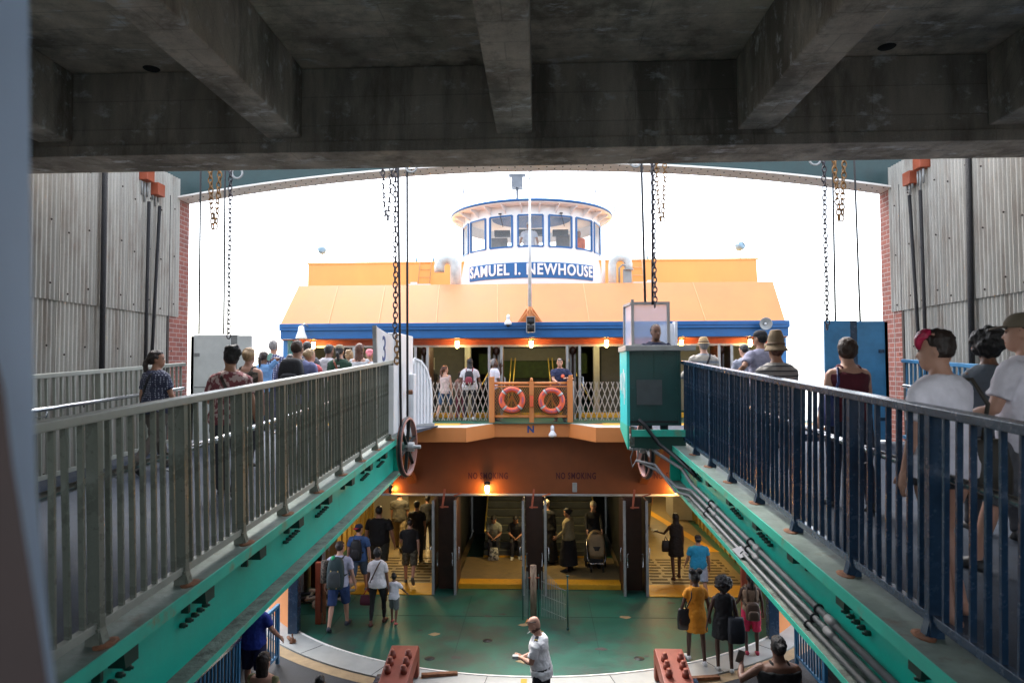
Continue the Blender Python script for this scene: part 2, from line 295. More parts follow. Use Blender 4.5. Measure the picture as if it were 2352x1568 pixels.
# terminal roof
rf = empty('concrete_roof', (0,7,7.9), 'dark stained concrete roof of deep beams over the boarding slip', 'roof')
part(MB().box(-6.7,6.7,-2.5,7.5,8.87,9.15), 'slab', CONC, rf)
cb = MB().box(-6.6,6.6,7.0,7.56,8.08,8.868); cb.box(-6.62,6.62,6.975,7.585,7.965,8.08); part(cb, 'cross_beam', CONCV, rf, .012)
rb = MB().box(-.185,.185,-2.5,6.995,8.125,8.866).mesh('roof_beam', CONCV)
for x in (-4.95,-2.47,-.05,2.42,4.92):
    o = bpy.data.objects.new('roof_beam', rb); COL.objects.link(o); o.parent = rf; o.location = (x,-7,-7.9)
    b_ = o.modifiers.new('bevel','BEVEL'); b_.width = .015; b_.segments = 2
for u_, v_ in ((348,160),(2037,110)):
    p = W(u_, v_, Z=8.862); part(MB().lathe([(.0,0),(.075,0),(.085,.008)], (p.x,p.y,8.862)), 'drain_hole', m_shadow, rf)
tw = MB().box(-6.7,6.7,-2.7,-2.5,7.4,9.15).box(-6.7,6.7,-2.7,-2.5,-.3,5.6).build('terminal_back_wall', M('back_wall_paint', (.12,.12,.12), .8)); tag(tw, 'unseen terminal wall behind the slip with an added opening for fill light', 'wall')  # wall out of view; its open strip is added to let fill light in

# corrugated side walls: sheet > bolts inside the mesh
def sheet_mesh(z0, z1, w_=.72):
    m_ = MB(); n = 81; m_.smooth = True
    ys = [w_*i/n for i in range(n+1)]; xs = [.019*math.cos(2*math.pi*y/.08) for y in ys]
    m_.add([(x,y,z0) for x,y in zip(xs,ys)] + [(x,y,z1) for x,y in zip(xs,ys)], [(i,i+1,n+2+i,n+1+i) for i in range(n)])
    m_.smooth = False; m_.box(-.016,.024,-.006,.004,z0,z1); m_.cur = 1
    for k in range(int((z1-z0)/.8)+1):
        for yy in (.16, .56): m_.ball((.021, yy, z0+.10+k*.8+(.11 if yy > .3 else 0)), (.010,.014,.014), 8, 5)
    return m_.mesh('sheet', [m_corr, m_bolt])
lo, up = sheet_mesh(3.4, 6.62), sheet_mesh(6.585, 8.95)
for sx, lab in ((-1,'left'),(1,'right')):
    wl = empty('corrugated_wall', (sx*5.97, 8, 3.4), f'grey corrugated metal wall with rusty bolts along the {lab} side of the slip', 'wall')
    for k in range(8):
        y = 5.55 + .72*k - 8
        for me, dx in ((lo,0),(up,.030)):
            o = bpy.data.objects.new('sheet', me); COL.objects.link(o); o.parent = wl; o.location = (-sx*dx, y+(.72 if sx > 0 else 0), -3.4)
            if sx > 0: o.rotation_euler = (0,0,math.pi)
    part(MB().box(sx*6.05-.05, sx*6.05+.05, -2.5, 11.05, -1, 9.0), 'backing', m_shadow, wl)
    part(MB().box(sx*5.98-.05, sx*5.98+.05, -2.5, 5.55, 3.4, 8.9), 'plain_sheet', m_corr, wl)
    part(MB().box(sx*5.97-.03, sx*5.97+.03, 11.0, 11.06, 3.4, 8.6), 'edge_angle', m_dark, wl)
    bp = MB(); bp.box(min(sx*5.95,sx*6.9), max(sx*5.95,sx*6.9), 11.061, 11.68, -1, 8.62)
    o = bp.build('brick_pier', m_brick); tag(o, f'red brick pier at the {lab} end of the riveted arch', 'pier')
    # cables, weights
    def cable(p, q, r, lab2): o = MB().tube([p, q], r, 7).build('wire_cable', m_rope); tag(o, lab2, 'cable')
    xx = sx*5.88
    cable((xx, 9.25, 4.5), (xx+.02, 9.2, 8.9), .038, f'thick black cable hanging down the middle of the {lab} corrugated wall')
    for yy, dy, d2 in ((10.25, 0, 'nearer'), (10.55, .2, 'farther')):
        cable((xx-sx*.02, yy-dy, 4.6), (xx-sx*.04, yy, 8.3), .026, f'thin black cable under the {d2} orange anchor on the {lab} wall')
        an = MB(); an.box(xx-.09,xx+.07,yy-.10,yy+.10,8.62 if dy == 0 else 8.46,8.85 if dy == 0 else 8.66); a_ = empty('cable_anchor', (xx,yy,8.4), f'{d2} small orange cable anchor block high on the {lab} corrugated wall', 'anchor')
        part(an, 'block', m_redor, a_, .01)
        an = MB()
        for q in (-.09,0,.09): an.tube([(xx-.03,yy+q*.8,8.30+abs(q)),(xx-.03,yy+q*.8,8.6)], .016, 8)
        part(an, 'bolts', m_grey, a_)
# arch girder
ag = empty('arch_girder', (0,11.4,8.6), 'dark green arched girder with a cream riveted underside spanning the slip', 'girder')
def az(x): return 9.09-.0137*x*x
xs = [-6.3+12.6*i/60 for i in range(61)]
m_ = MB(); m_.prism([(x,11.41,az(x)+.03) for x in xs]+[(6.3,11.41,10.3),(-6.3,11.41,10.3)], (0,.03,0)); m_.box(-6.3,6.3,11.26,11.56,10.3,10.34); part(m_, 'web', m_arch, ag)
m_ = MB()
for i in range(60): m_.prism([(xs[i],11.24,az(xs[i])),(xs[i+1],11.24,az(xs[i+1])),(xs[i+1],11.24,az(xs[i+1])+.03),(xs[i],11.24,az(xs[i])+.03)], (0,.44,0))
m_.cur = 1
for i in range(92):
    x = -6.1+12.2*i/91
    for yy in ((11.30,11.52) if i%2 else (11.40,11.62)): m_.ball((x,yy,az(x)-.002), (.013,.013,.01), 6, 3)
part(m_, 'flange', [m_cream, m_dark], ag)
for k, (u_, v_) in enumerate(((545,402),(945,388),(1460,376),(1872,371))):
    p = W(u_, v_, Y=10.9); o = MB().torus((p.x,10.9,p.z+.03), .085, .018, (0,1,0), 20, 8).build('steel_ring', m_grey); tag(o, ['leftmost','second from left of four','third from left of four','rightmost'][k]+' grey steel ring under the arch girder', 'ring')

# ------------------------------------------------------------ ramps and railings
SLOPE = math.atan(.0489); ZR = 4.08
def zramp(y): return ZR + .0489*y
def ramp(sx, edge, web, outer, yend, lab):
    rt = empty('boarding_ramp', (0,0,ZR), f'{lab} sloping boarding ramp with dark asphalt deck and teal girder', 'ramp', rot=(SLOPE,0,0))
    def p_(m_, n, mt, bv=0): return m_.build(n, mt, rt, bv)
    lo_, hi = sorted((web+sx*.02, outer+sx*.3))
    p_(MB().box(lo_,hi,-2.4,yend+.2,-.20,-.012), 'deck', m_asph)
    a, b = sorted((edge+sx*.012, web+sx*.16)); p_(MB().box(a,b,-2.4,yend,-.03,0), 'top_flange', m_topfl)
    a, b = sorted((edge, edge+sx*.011)); m_ = MB().box(a,b,-2.4,yend,-.075,.004); p_(m_, 'flange_lip', m_teall)
    a, b = sorted((web, web+sx*.02)); p_(MB().box(a,b,-2.4,yend,-.56,-.03), 'web', m_teal)
    a, b = sorted((edge+sx*.006, web+sx*.16)); p_(MB().box(a,b,-2.4,yend+.12,-.59,-.562), 'bottom_flange', m_flange)
    a, b = sorted((edge, edge+sx*.006)); p_(MB().box(a,b,-2.4,yend+.12,-.60,-.555), 'bottom_flange_lip', m_teall)
    p_(MB().box(min(edge+sx*.02,web), max(edge+sx*.02,web), yend-.02, yend, -.56,-.03), 'end_plate', m_teal)
    br = MB(); d = -sx
    br.add([(web,-.07,-.078),(web,.07,-.078),(web+d*.10,-.07,-.078),(web+d*.10,.07,-.078),(web,-.05,-.19),(web,.07,-.19),(web+d*.10,-.05,-.19),(web+d*.10,.07,-.19)], [(0,1,3,2),(4,6,7,5),(0,4,5,1),(2,3,7,6),(0,2,6,4),(1,5,7,3)])
    br.box(min(web,web+d*.05), max(web,web+d*.05), -.19,-.165,-.20,-.078); br.tube([(web+d*.03,-.14,-.12),(web+d*.03,-.07,-.12)], .012, 8)
    bm_ = br.mesh('bracket', m_bracket); bo = MB().lathe([(.017,0),(.017,.035),(.009,.036),(.009,.05)], (web, 0, 0), (d,0,0), 6)
    bm2 = bo.mesh('bolt', m_bracket)
    for k in range(12):
        y = 1.95 + k*.9
        if y < yend-.2:
            link_copy(bm_, 'bracket', rt, (0,y,0))
            if k % 3 != 1:
                for q in range(5): link_copy(bm2, 'bolt', rt, (0, y-.20+q*.075, -.275+q*.004))
    return rt
RL = ramp(-1, -2.03, -2.17, -5.25, 11.0, 'left'); RR_ = ramp(1, 2.10, 2.27, 5.5, 10.3, 'right')
def railing(x, y0, posts, yend, mt, lab, pw=(.066,.046), bw=(.030,.017), h=1.225, nb=8, hand=None, feet=0, handz=.83):
    rt = empty('railing', (0,0,ZR), lab, 'railing', rot=(SLOPE,0,0))
    p_ = lambda m_, n, mm, bv=0: m_.build(n, mm, rt, bv)
    p_(MB().box(x-.042,x+.042,y0,yend,h-.05,h), 'top_rail', m_railo if mt is m_railg else mt, .006); p_(MB().box(x-.02,x+.02,y0,yend,.07,.12), 'bottom_rail', m_railo if mt is m_railg else mt, .003)
    pm = MB().box(-pw[0]/2,pw[0]/2,-pw[1]/2,pw[1]/2,.0,h-.05).mesh('post', mt); bmh = MB().box(-bw[0]/2,bw[0]/2,-bw[1]/2,bw[1]/2,.12,h-.05).mesh('baluster', mt)
    ft = None
    if feet:
        f_ = MB(); f_.prism([(-.04,-.04,0),(.04,-.04,0),(.033,-.04,.09),(-.033,-.04,.09)], (0,.010,0)); f_.prism([(feet*.012,-.028,0),(feet*.055,-.028,0),(feet*.030,-.028,.10),(feet*.012,-.028,.10)], (0,.056,0)); f_.cur = 1
        f_.ball((feet*.05,.0,.001), (.055,.09,.010), 10, 5); ft = f_.mesh('foot', [mt, m_rust])
    allp = sorted(posts); y = allp[0]
    for i, y in enumerate(allp):
        link_copy(pm, 'post', rt, (x,y,0))
        if ft: link_copy(ft, 'foot', rt, (x,y,0))
        nx = allp[i+1] if i+1 < len(allp) else yend+.02
        n = nb if i+1 < len(allp) else int((yend-y)/.11)+1
        for k in range(1, n):
            yy = y + (nx-y)*k/n
            if yy < yend: link_copy(bmh, 'baluster', rt, (x, yy, 0))
    if hand is not None:
        m_ = MB().tube([(hand,y0,handz),(hand,yend-.3,handz)], .024, 10); hr = p_(m_, 'handrail', m_steel)
        for yy in allp[::2]: m2 = MB().tube([(hand,yy,handz-.02),(hand,yy,handz-.08),((hand+x)/2,yy,handz-.09),(x,yy,handz-.09)], .009, 6); m2.build('handrail_bracket', m_steel, rt)
    return rt
railing(-2.15, 1.9, [3.58+.87*i for i in range(-1,9)], 10.95, m_railg, 'worn grey steel railing along the inner edge of the left ramp', hand=-2.27, feet=1)
railing(2.285, 1.9, [2.9,3.79,4.72,5.72,6.66,7.58,8.45,9.28], 10.1, m_navy, 'chipped navy blue railing along the inner edge of the right ramp', hand=2.40, feet=-1)
railing(-5.22, 4.8, [4.9+1.12*i for i in range(5)], 10.25, m_railo, 'grey steel railing at the foot of the left corrugated wall', pw=(.07,.06), nb=10, hand=-5.06, handz=.86)
railing(5.5, 4.8, [4.9+1.12*i for i in range(5)], 10.25, m_bpanel, 'blue railing at the foot of the right corrugated wall', pw=(.07,.06), nb=10, hand=5.34, handz=.86)
# conduits on the right girder
pp = empty('pipe_run', (2.2,6,4), 'three grey conduit pipes clamped along the right teal girder', 'pipes')
for k, (dx, dz, r_) in enumerate(((.045,-.38,.025),(.055,-.46,.023),(.085,-.525,.019))):
    x = 2.27-dx-.02; P = lambda y, dz=dz: (x, y, zramp(y)+dz)
    pts = [P(1.0), P(9.2)] + ([(x-.1,9.6,zramp(9.6)+dz-.05),(x-.32,9.95,zramp(9.9)-.42+k*.08),(x-.55,10.2,zramp(10.2)-.25)] if k else [(x-.05,9.6,zramp(9.6)-.25),(x-.3,10.0,zramp(10)-.12),(x-.5,10.1,zramp(10)+.05)])
    part(MB().tube(pts, r_, 10), 'pipe', m_pipe, pp)
    for yy in (2.6,3.75,5.1,6.7,8.2):
        part(MB().torus((x,yy+k*.05,zramp(yy)+dz), r_+.006, .009, (0,1,.05), 14, 6), 'clamp', m_dark, pp)
        if k != 2: part(MB().tube([(x,yy-.3,zramp(yy-.3)+dz),(x,yy-.16,zramp(yy-.16)+dz)], r_+.007, 10), 'coupling', m_pipe, pp)
o = MB().tube([(1.62,9.99,4.95),(1.72,9.96,4.85),(1.9,9.9,4.6),(2.12,9.6,4.42),(2.2,9.0,4.3)], .028, 8).build('black_hose', m_black); tag(o, 'thick black cable drooping from the booth onto the pipes', 'cable')
o = MB().add([(2.12,6.75,3.86),(2.19,6.70,3.90),(2.20,6.95,3.93),(2.11,7.0,3.88),(2.16,6.85,3.93)], [(0,1,4),(1,2,4),(2,3,4),(3,0,4)]).build('litter_sheet', M('litter', (.28,.28,.3), .6)); tag(o, 'crumpled pale litter caught on the right girder beside the pipes', 'litter')

# hanging gate panels
def gate_panel(x0, x1, xm, zt, mt, lab, mdark):
    g = empty('hanging_gate', ((x0+x1)/2, 10.3, 4.6), lab, 'panel')
    part(MB().box(x0,xm-.05,10.3,10.34,4.62,zt), 'leaf', mt, g, .006); part(MB().box(xm+.05,x1,10.3,10.34,4.62,zt-.01), 'leaf', mt, g, .006)
    part(MB().box(xm-.05,xm+.05,10.31,10.37,4.62,zt), 'centre_channel', mdark, g); part(MB().box(x0+.02,xm-.06,10.293,10.299,5.42,5.435), 'seam', mdark, g)
    for q in (4.9,5.9): part(MB().box(x1-.10 if x0 > 0 else x0+.02,x1-.02 if x0 > 0 else x0+.10,10.285,10.2995,q,q+.05), 'hinge', mdark, g); part(MB().box(x0-.03 if x0 < 0 else x1,x0 if x0 < 0 else x1+.03,10.28,10.5,4.62,zt-.02), 'edge_post', m_dark, g)
gate_panel(-5.13,-4.22,-4.50,6.23, m_pale, 'pale grey gate panel hanging beside the left brick pier', m_grey)
gate_panel(4.42,5.30,4.85,6.38, m_bpanel, 'blue steel gate panel hanging beside the right brick pier', m_navy)

# white wing gate at the end of the left ramp
wg = empty('wing_gate', (-2.15,11,4.6), 'tall white steel wing gate at the end of the left railing', 'gate')
part(MB().prism([(-2.20,9.86,5.70),(-2.20,10.95,5.66),(-2.20,10.95,6.20),(-2.20,9.78,6.31)], (.04,0,0)), 'number_plate', m_whitew, wg, .004)
part(MB().prism([(-2.21,9.80,5.68),(-2.155,9.80,5.68),(-2.155,9.72,6.32),(-2.21,9.72,6.32)], (0,.05,0)), 'plate_edge', m_grey, wg)
part(MB().box(-2.28,-2.10,11.0,12.3,4.55,6.28), 'wing', m_whitew, wg, .01); part(MB().box(-2.10,-2.02,11.95,12.2,4.5,5.6), 'hinge_post', m_whitew, wg, .01)
part(MB().tube([(-2.06,11.5,5.3),(-1.96,11.5,5.3)], .04, 8), 'lug', m_rust, wg)
part(MB().box(-2.075,-2.0,10.2,10.9,4.72,5.75), 'ribbed_cover', m_whitew, wg)
text_on('3', .55, 'number', m_text_blue, wg, Vector((-2.157,10.25,5.98))-Vector(wg.location), (math.pi/2,0,math.pi/2))
# sheaves
def wheel(c, tilt, lab):
    w_ = empty('sheave_wheel', c, lab, 'wheel', rot=(0,0,tilt)); P = lambda m_, n, mt: m_.build(n, mt, w_)
    P(MB().torus((-.0,0,0), .462, .022, (1,0,0), 40, 8), 'tyre', m_black); P(MB().lathe([(.432,-.04),(.465,-.04),(.45,.0),(.465,.04),(.432,.04),(.432,-.04)], (0,0,0), (1,0,0), 40, False), 'rim', M('sheave_primer', (.36,.16,.13), .55, dirt=.6, dcol=(.16,.17,.22)))
    P(MB().lathe([(.0,-.09),(.075,-.09),(.075,.11),(.0,.11)], (0,0,0), (1,0,0), 18), 'hub', m_grey)
    for k in range(6):
        a = k*math.pi/3+.3; sp = MB().bar((0,.06*math.cos(a),.06*math.sin(a)), (0,.43*math.cos(a),.43*math.sin(a)), .03, .05, (1,0,0)); P(sp, 'spoke', m_dark)
    P(MB().tube([(-.25,0,0),(.22,0,0)], .03, 10), 'axle', m_grey)
wheel((-1.93,10.9,4.45), -.09, 'big spoked sheave wheel at the end of the left girder'); wheel((1.86,10.95,4.42), .09, 'spoked sheave wheel half hidden under the teal booth')
# chains
def chain(u_, v0, v1, Y, r_, mt, lab, double=False):
    p = W(u_, v0, Y=Y); q = W(u_, v1, Y=Y); m_ = MB(); L = r_*3.1; z = p.z; k = 0; x = (p.x+q.x)/2
    while z > q.z:
        for sgn in ((-1,1) if double else (0,)):
            ax = (1,0,0) if (k + (sgn > 0)) % 2 else (0,1,0)
            jx = random.uniform(-.006,.006); dz = (z-q.z)
            m_.torus((x+sgn*(.02+min(.045,dz*.06))+jx, Y+random.uniform(-.004,.004), z-L/2), r_*2.05, r_*.42, ax, 14, 6, sx=.62, xdir=(1,0,0) if ax[1] else (0,1,0))
        z -= L; k += 1
    o = m_.build('hanging_chain', mt); tag(o, lab, 'chain')
chain(527,385,768,9.6,0.0215, m_chd, 'long dark chain holding up the pale left gate panel'); chain(493,385,525,9.6,0.0240, m_chr, 'short doubled rusty chain at the left end of the arch', True)
chain(908,372,770,9.9,0.0240, m_chd, 'long dark chain beside the left wing gate'); chain(912,770,905,10.7,0.0286, m_chr, 'rusty lower chain end hooked to the white wing gate'); chain(889,372,505,9.9,0.0215, m_chd, 'short doubled chain beside the long left chain', True)
chain(1502,370,694,10.4,0.0240, m_chd, 'long dark chain running down behind the booth screen'); chain(1518,366,505,10.4,0.0221, m_chr, 'short doubled chain above the booth', True)
chain(1896,362,748,9.6,0.0215, m_chd, 'long dark chain holding up the blue right gate panel'); chain(1929,360,495,9.6,0.0240, m_chr, 'short doubled rusty chain above the blue panel', True)
for u_, v0, u2, v1, Y, lab in ((461,385,457,768,10.33,'thin cable down to the left edge of the pale gate panel'),(517,385,514,768,10.33,'thin cable down to the centre of the pale gate panel'),(914,372,921,990,10.6,'black cable running beside the long left chain'),(935,370,936,985,10.95,'black cable passing over the left sheave wheel'),(1473,366,1482,700,10.9,'thin cable left of the chain behind the booth'),(1498,366,1499,700,10.5,'thin cable touching the chain behind the booth'),(1912,362,1919,748,10.33,'thin cable down to the centre of the blue gate panel'),(1962,362,1976,745,10.33,'thin cable down to the right half of the blue gate panel')):
    p, q = W(u_,v0,Y=Y), W(u2,v1,Y=Y); o = MB().tube([p,q], .014 if Y < 10.5 else .02, 6).build('wire_cable', m_rope); tag(o, lab, 'cable')

# booth
gpx = 0
bt = empty('control_booth', (1.85,10.4,4.7), 'dark teal operator booth with a scuffed clear screen', 'booth')
part(MB().box(1.50,2.20,10.0,10.04,4.86,5.94), 'front_panel', m_teald, bt, .004); part(MB().box(1.46,1.50,10.0,10.85,4.86,5.94), 'side_panel', m_cyan, bt); part(MB().box(2.20,2.24,10.0,10.85,4.86,5.94), 'side_panel', m_teald, bt)
part(MB().box(1.50,2.2,10.04,10.85,4.63,4.66), 'floor', m_dark, bt)
part(MB().box(1.44,2.45,9.95,10.06,5.941,6.02), 'counter', m_grey, bt, .006); part(MB().box(1.44,1.53,10.061,10.87,5.941,6.02), 'counter', m_grey, bt, .006)
part(MB().box(1.60,1.965,9.985,9.998,5.16,5.52), 'notice_board', M('board_grey', (.06,.075,.08), .5), bt)
fr = MB()
for a, b in (((1.66,5.5),(1.66,6.77)),((2.22,5.5),(2.22,6.73))): fr.box(a[0]-.022,a[0]+.022,10.78,10.82,a[1],b[1])
fr.box(1.682,2.198,10.78,10.82,6.69,6.73); fr.box(1.682,2.198,10.78,10.82,6.02,6.07); fr.box(1.575,1.615,11.28,11.32,5.5,6.73); fr.bar((1.65,10.82,6.71),(1.595,11.28,6.71),.04); fr.bar((1.65,10.82,6.04),(1.595,11.28,6.04),.04)
part(fr, 'screen_frame', m_alu, bt); part(MB().box(1.682,2.198,10.797,10.803,6.07,6.69), 'screen', m_scr, bt); part(MB().prism([(1.648,10.82,6.06),(1.60,11.28,6.06),(1.60,11.28,6.69),(1.648,10.82,6.69)],(.006,0,0)), 'side_screen', m_scr, bt)
part(MB().box(1.504,2.196,9.992,9.999,4.90,4.93), 'kick_strip', m_dark, bt); part(MB().box(1.85,1.856,9.995,9.9995,4.94,5.93), 'panel_seam', m_bracket, bt)
for q in ((1.54,5.9),(1.70,5.9),(2.0,5.9),(2.16,5.9),(1.54,4.97),(2.16,4.97),(1.54,5.4),(2.16,5.4)): part(MB().ball((q[0],9.998,q[1]),(.012,.006,.012),8,5), 'rivet', m_teald, bt)
gr = MB(); random.seed(3)
for k, (y0,z0,y1,z1) in enumerate(((10.2,5.25,10.2,5.62),(10.2,5.45,10.35,5.66),(10.35,5.3,10.4,5.68),(10.4,5.5,10.55,5.5),(10.55,5.3,10.5,5.62),(10.62,5.35,10.62,5.6),(10.62,5.6,10.76,5.55),(10.3,5.15,10.3,5.4),(10.76,5.55,10.7,5.35))): gr.bar((1.457,y0,z0),(1.457,y1,z1),.004,.04,(0,1,.3))
part(gr, 'graffiti', m_text_white, bt)
bk = MB().box(1.52,2.40,9.98,10.03,4.70,4.80); part(bk, 'shelf_bracket', m_teall, bt, .004)
part(MB().prism([(1.5,10.0,4.70),(2.3,10.0,4.70),(2.3,10.0,4.2),(2.16,10.0,4.42),(1.98,10.0,4.52),(1.5,10.0,4.54)], (0,.02,0)), 'knee_bracket', m_bracket, bt)
part(MB().prism([(1.46,10.0,4.86),(1.46,10.9,4.86),(1.46,10.9,4.74),(1.46,10.0,4.52)], (.03,0,0)), 'side_bracket', m_teall, bt)
part(MB().box(1.503,1.56,9.99,10.0,4.56,4.85), 'rusty_corner', m_flange, bt)
o = MB().tube([(1.62,10.3,4.6),(1.55,10.35,4.35),(1.58,10.4,4.2),(1.66,10.4,4.35),(1.68,10.4,4.6)], .010, 6).build('loose_wire', m_pipe); tag(o, 'loop of loose wire hanging below the booth', 'wire')
wp = MB().prism([(2.05,11.2,6.02),(2.38,11.2,6.02),(2.38,11.2,6.42),(2.05,11.2,6.38)], (0,.05,0)); wp.box(2.38,2.42,11.1,11.3,5.4,6.44); o = wp.build('white_wing_plate', m_whitew); tag(o, 'white steel plate standing behind the right edge of the booth screen', 'panel')
# near post
npst = empty('near_post', (-.42,.6,5.3), 'out of focus blue grey post close to the left edge of the picture', 'post')
def strip(uL, uR, Y, Y2):
    n = len(uL); return uL
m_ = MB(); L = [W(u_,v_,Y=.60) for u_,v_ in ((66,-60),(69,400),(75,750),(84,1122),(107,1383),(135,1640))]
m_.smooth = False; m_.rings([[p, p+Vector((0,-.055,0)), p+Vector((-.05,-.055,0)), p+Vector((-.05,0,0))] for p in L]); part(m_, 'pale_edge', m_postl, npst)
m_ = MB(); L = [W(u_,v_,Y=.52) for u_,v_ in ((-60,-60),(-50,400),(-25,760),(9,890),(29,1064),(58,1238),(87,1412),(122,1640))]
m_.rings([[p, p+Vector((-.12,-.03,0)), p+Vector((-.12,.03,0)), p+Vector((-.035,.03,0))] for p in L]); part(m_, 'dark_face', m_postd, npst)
# ------------------------------------------------------------ ferry
FX = BX
fe = empty('ferry', (FX,18,0), 'orange, blue and white passenger ferry moored at the slip with its doors open', 'ferry')
def fp(m_, n, mt, bv=0, label=None): return part(m_, n, mt, fe, bv, label)
# lower deck
m_ = MB(); aa = R(78)
poly = arc(DR, -aa, aa, 80, 0.0) + [Vector((FX+6.9,36,0)), Vector((FX-6.9,36,0))]; m_.prism(poly, (0,0,-.4)); fp(m_, 'lower_deck', m_green)
m_ = MB(); A, B = arc(DR, -aa, aa, 80, .006), arc(7.80, -aa, aa, 80, .006)
for i in range(80):
    m_.add([A[i],A[i+1],B[i+1],B[i]], [(0,1,2,3)]); m_.add([B[i],B[i+1],B[i+1]-Vector((0,0,.3)),B[i]-Vector((0,0,.3))], [(0,1,2,3)])
fp(m_, 'deck_rim', m_rim)
m_ = MB()
for i in range(80): m_.bar(A[i],A[i+1],.035,.03)
fp(m_, 'rim_bead', m_cream)
for a in (-36,-22,-6,12,28,40): a = R(a); m_ = MB().bar((FX+7.25*math.sin(a),DC-7.25*math.cos(a),.007),(FX+7.79*math.sin(a),DC-7.79*math.cos(a),.007),.012,.004); fp(m_, 'rim_seam', m_dark)
a = R(-.6); m_ = MB().bar((FX+7.3*math.sin(a),DC-7.3*math.cos(a),.012),(FX+7.76*math.sin(a),DC-7.76*math.cos(a),.012),.11,.004); fp(m_, 'yellow_mark', m_yel)
for u_, v_ in ((987,1511),(1468,1511),(870+250,1470)):
    p = W(u_,v_,Z=.0); m_ = MB().lathe([(.0,.012),(.05,.012),(.06,.004),(.10,.004),(.105,0)], p, n=16); fp(m_, 'deck_fitting', m_dark)
random.seed(11)
for k in range(4): m_ = MB().box(FX-4.4+k*2.9,FX-4.388+k*2.9,13.9,17.3,.0015,.004); fp(m_, 'deck_seam', M('deck_seam', (.012,.05,.038), .6))
m_ = MB(); m_.box(FX-6,FX+6,15.9,15.912,.0015,.004); fp(m_, 'deck_seam', M('deck_seam'))
for k in range(16):
    x, y = random.uniform(-3.8,4.2), random.uniform(13.4,17.0); m_ = MB(); n_ = 9; r_ = random.uniform(.03,.10)
    m_.add([(x+r_*1.6*random.uniform(.5,1.2)*math.cos(2*math.pi*i/n_), y+r_*random.uniform(.5,1.2)*math.sin(2*math.pi*i/n_), .0045) for i in range(n_)], [tuple(range(n_))]); fp(m_, 'paint_chip', M('worn_steel', (.06,.055,.05), .6) if k%4 else M('chip_tan', (.35,.25,.13), .6))
WY = 17.95                                # lower front wall
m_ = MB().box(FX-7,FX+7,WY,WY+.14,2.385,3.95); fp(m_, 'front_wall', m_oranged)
m_ = MB().tube([(FX-6.2,WY-.03,2.40),(FX+6.2,WY-.03,2.40)], .035, 8); fp(m_, 'door_track', m_grey)
for x in (-3.15,2.85): m_ = MB().prism([(x-.5*(1 if x<0 else -1),17.4,3.94),(x-.35*(1 if x<0 else -1),17.4,3.94),(x+.25*(1 if x<0 else -1),WY,2.9),(x,WY,2.9)], (0,.05,0)); m_ = MB().bar((x+.35*(-1 if x<0 else 1),16.9,3.93),(x,WY,2.75),.16,.2,(1,0,0)); fp(m_, 'deck_bracket', m_oranged)
# wall lamps under the upper deck
def bulkhead(p, root=fe, lit=True, sc=1.):
    x,y,z = p; b_ = part(MB().lathe([(.045*sc,.10*sc),(.075*sc,.10*sc),(.075*sc,.17*sc),(.05*sc,.2*sc),(0,.2*sc)], p, n=14), 'lamp', m_dark, root)
    part(MB().lathe([(0,-.11*sc),(.035*sc,-.10*sc),(.055*sc,-.04*sc),(.055*sc,.095*sc),(0,.095*sc)], p, n=14), 'bulb', m_lampw if lit else m_black, b_)
    cg = MB()
    for k in range(6): a = k*math.pi/3; cg.tube([(x+.066*sc*math.cos(a),y+.066*sc*math.sin(a),z+.1*sc),(x+.066*sc*math.cos(a),y+.066*sc*math.sin(a),z-.09*sc),(x,y,z-.125*sc)], .005*sc, 4)
    part(cg, 'cage', m_dark, b_)
    return b_
def plight(p, e, col=(1,.45,.10), r_=.05):
    l_ = bpy.data.lights.new('lamp_light', 'POINT'); l_.energy = e; l_.color = col; l_.shadow_soft_size = r_
    o = bpy.data.objects.new('lamp_light', l_); COL.objects.link(o); o.location = p
for u_, lit in ((897,False),(1119,True),(1553,True)):
    p = W(u_,1124,Y=WY-.11); p.z = max(p.z, 2.56); bulkhead(p, lit=lit); plight((p.x+(0.09 if not lit else 0),WY-.22 if lit else WY-.08,p.z-.02), 5 if lit else 3)
p = W(1320,1119,Y=WY-.05); fp(MB().box(p.x-.06,p.x+.06,WY-.06,WY-.001,p.z-.12,p.z+.12), 'junction_box', m_grey, .01)
for u_, s_ in ((905,'NO SMOKING'),(1121,'NO SMOKING'),(1323,'NO SMOKING'),(1548,'NO SMOKING')):
    p = W(u_,1093,Y=WY-.004); text_on(s_, .235, 'painted_words', m_text_red, fe, p-Vector(fe.location), (math.pi/2,0,0), sx=.62, ext=.002, font_bold=.006, spacing=1.18)
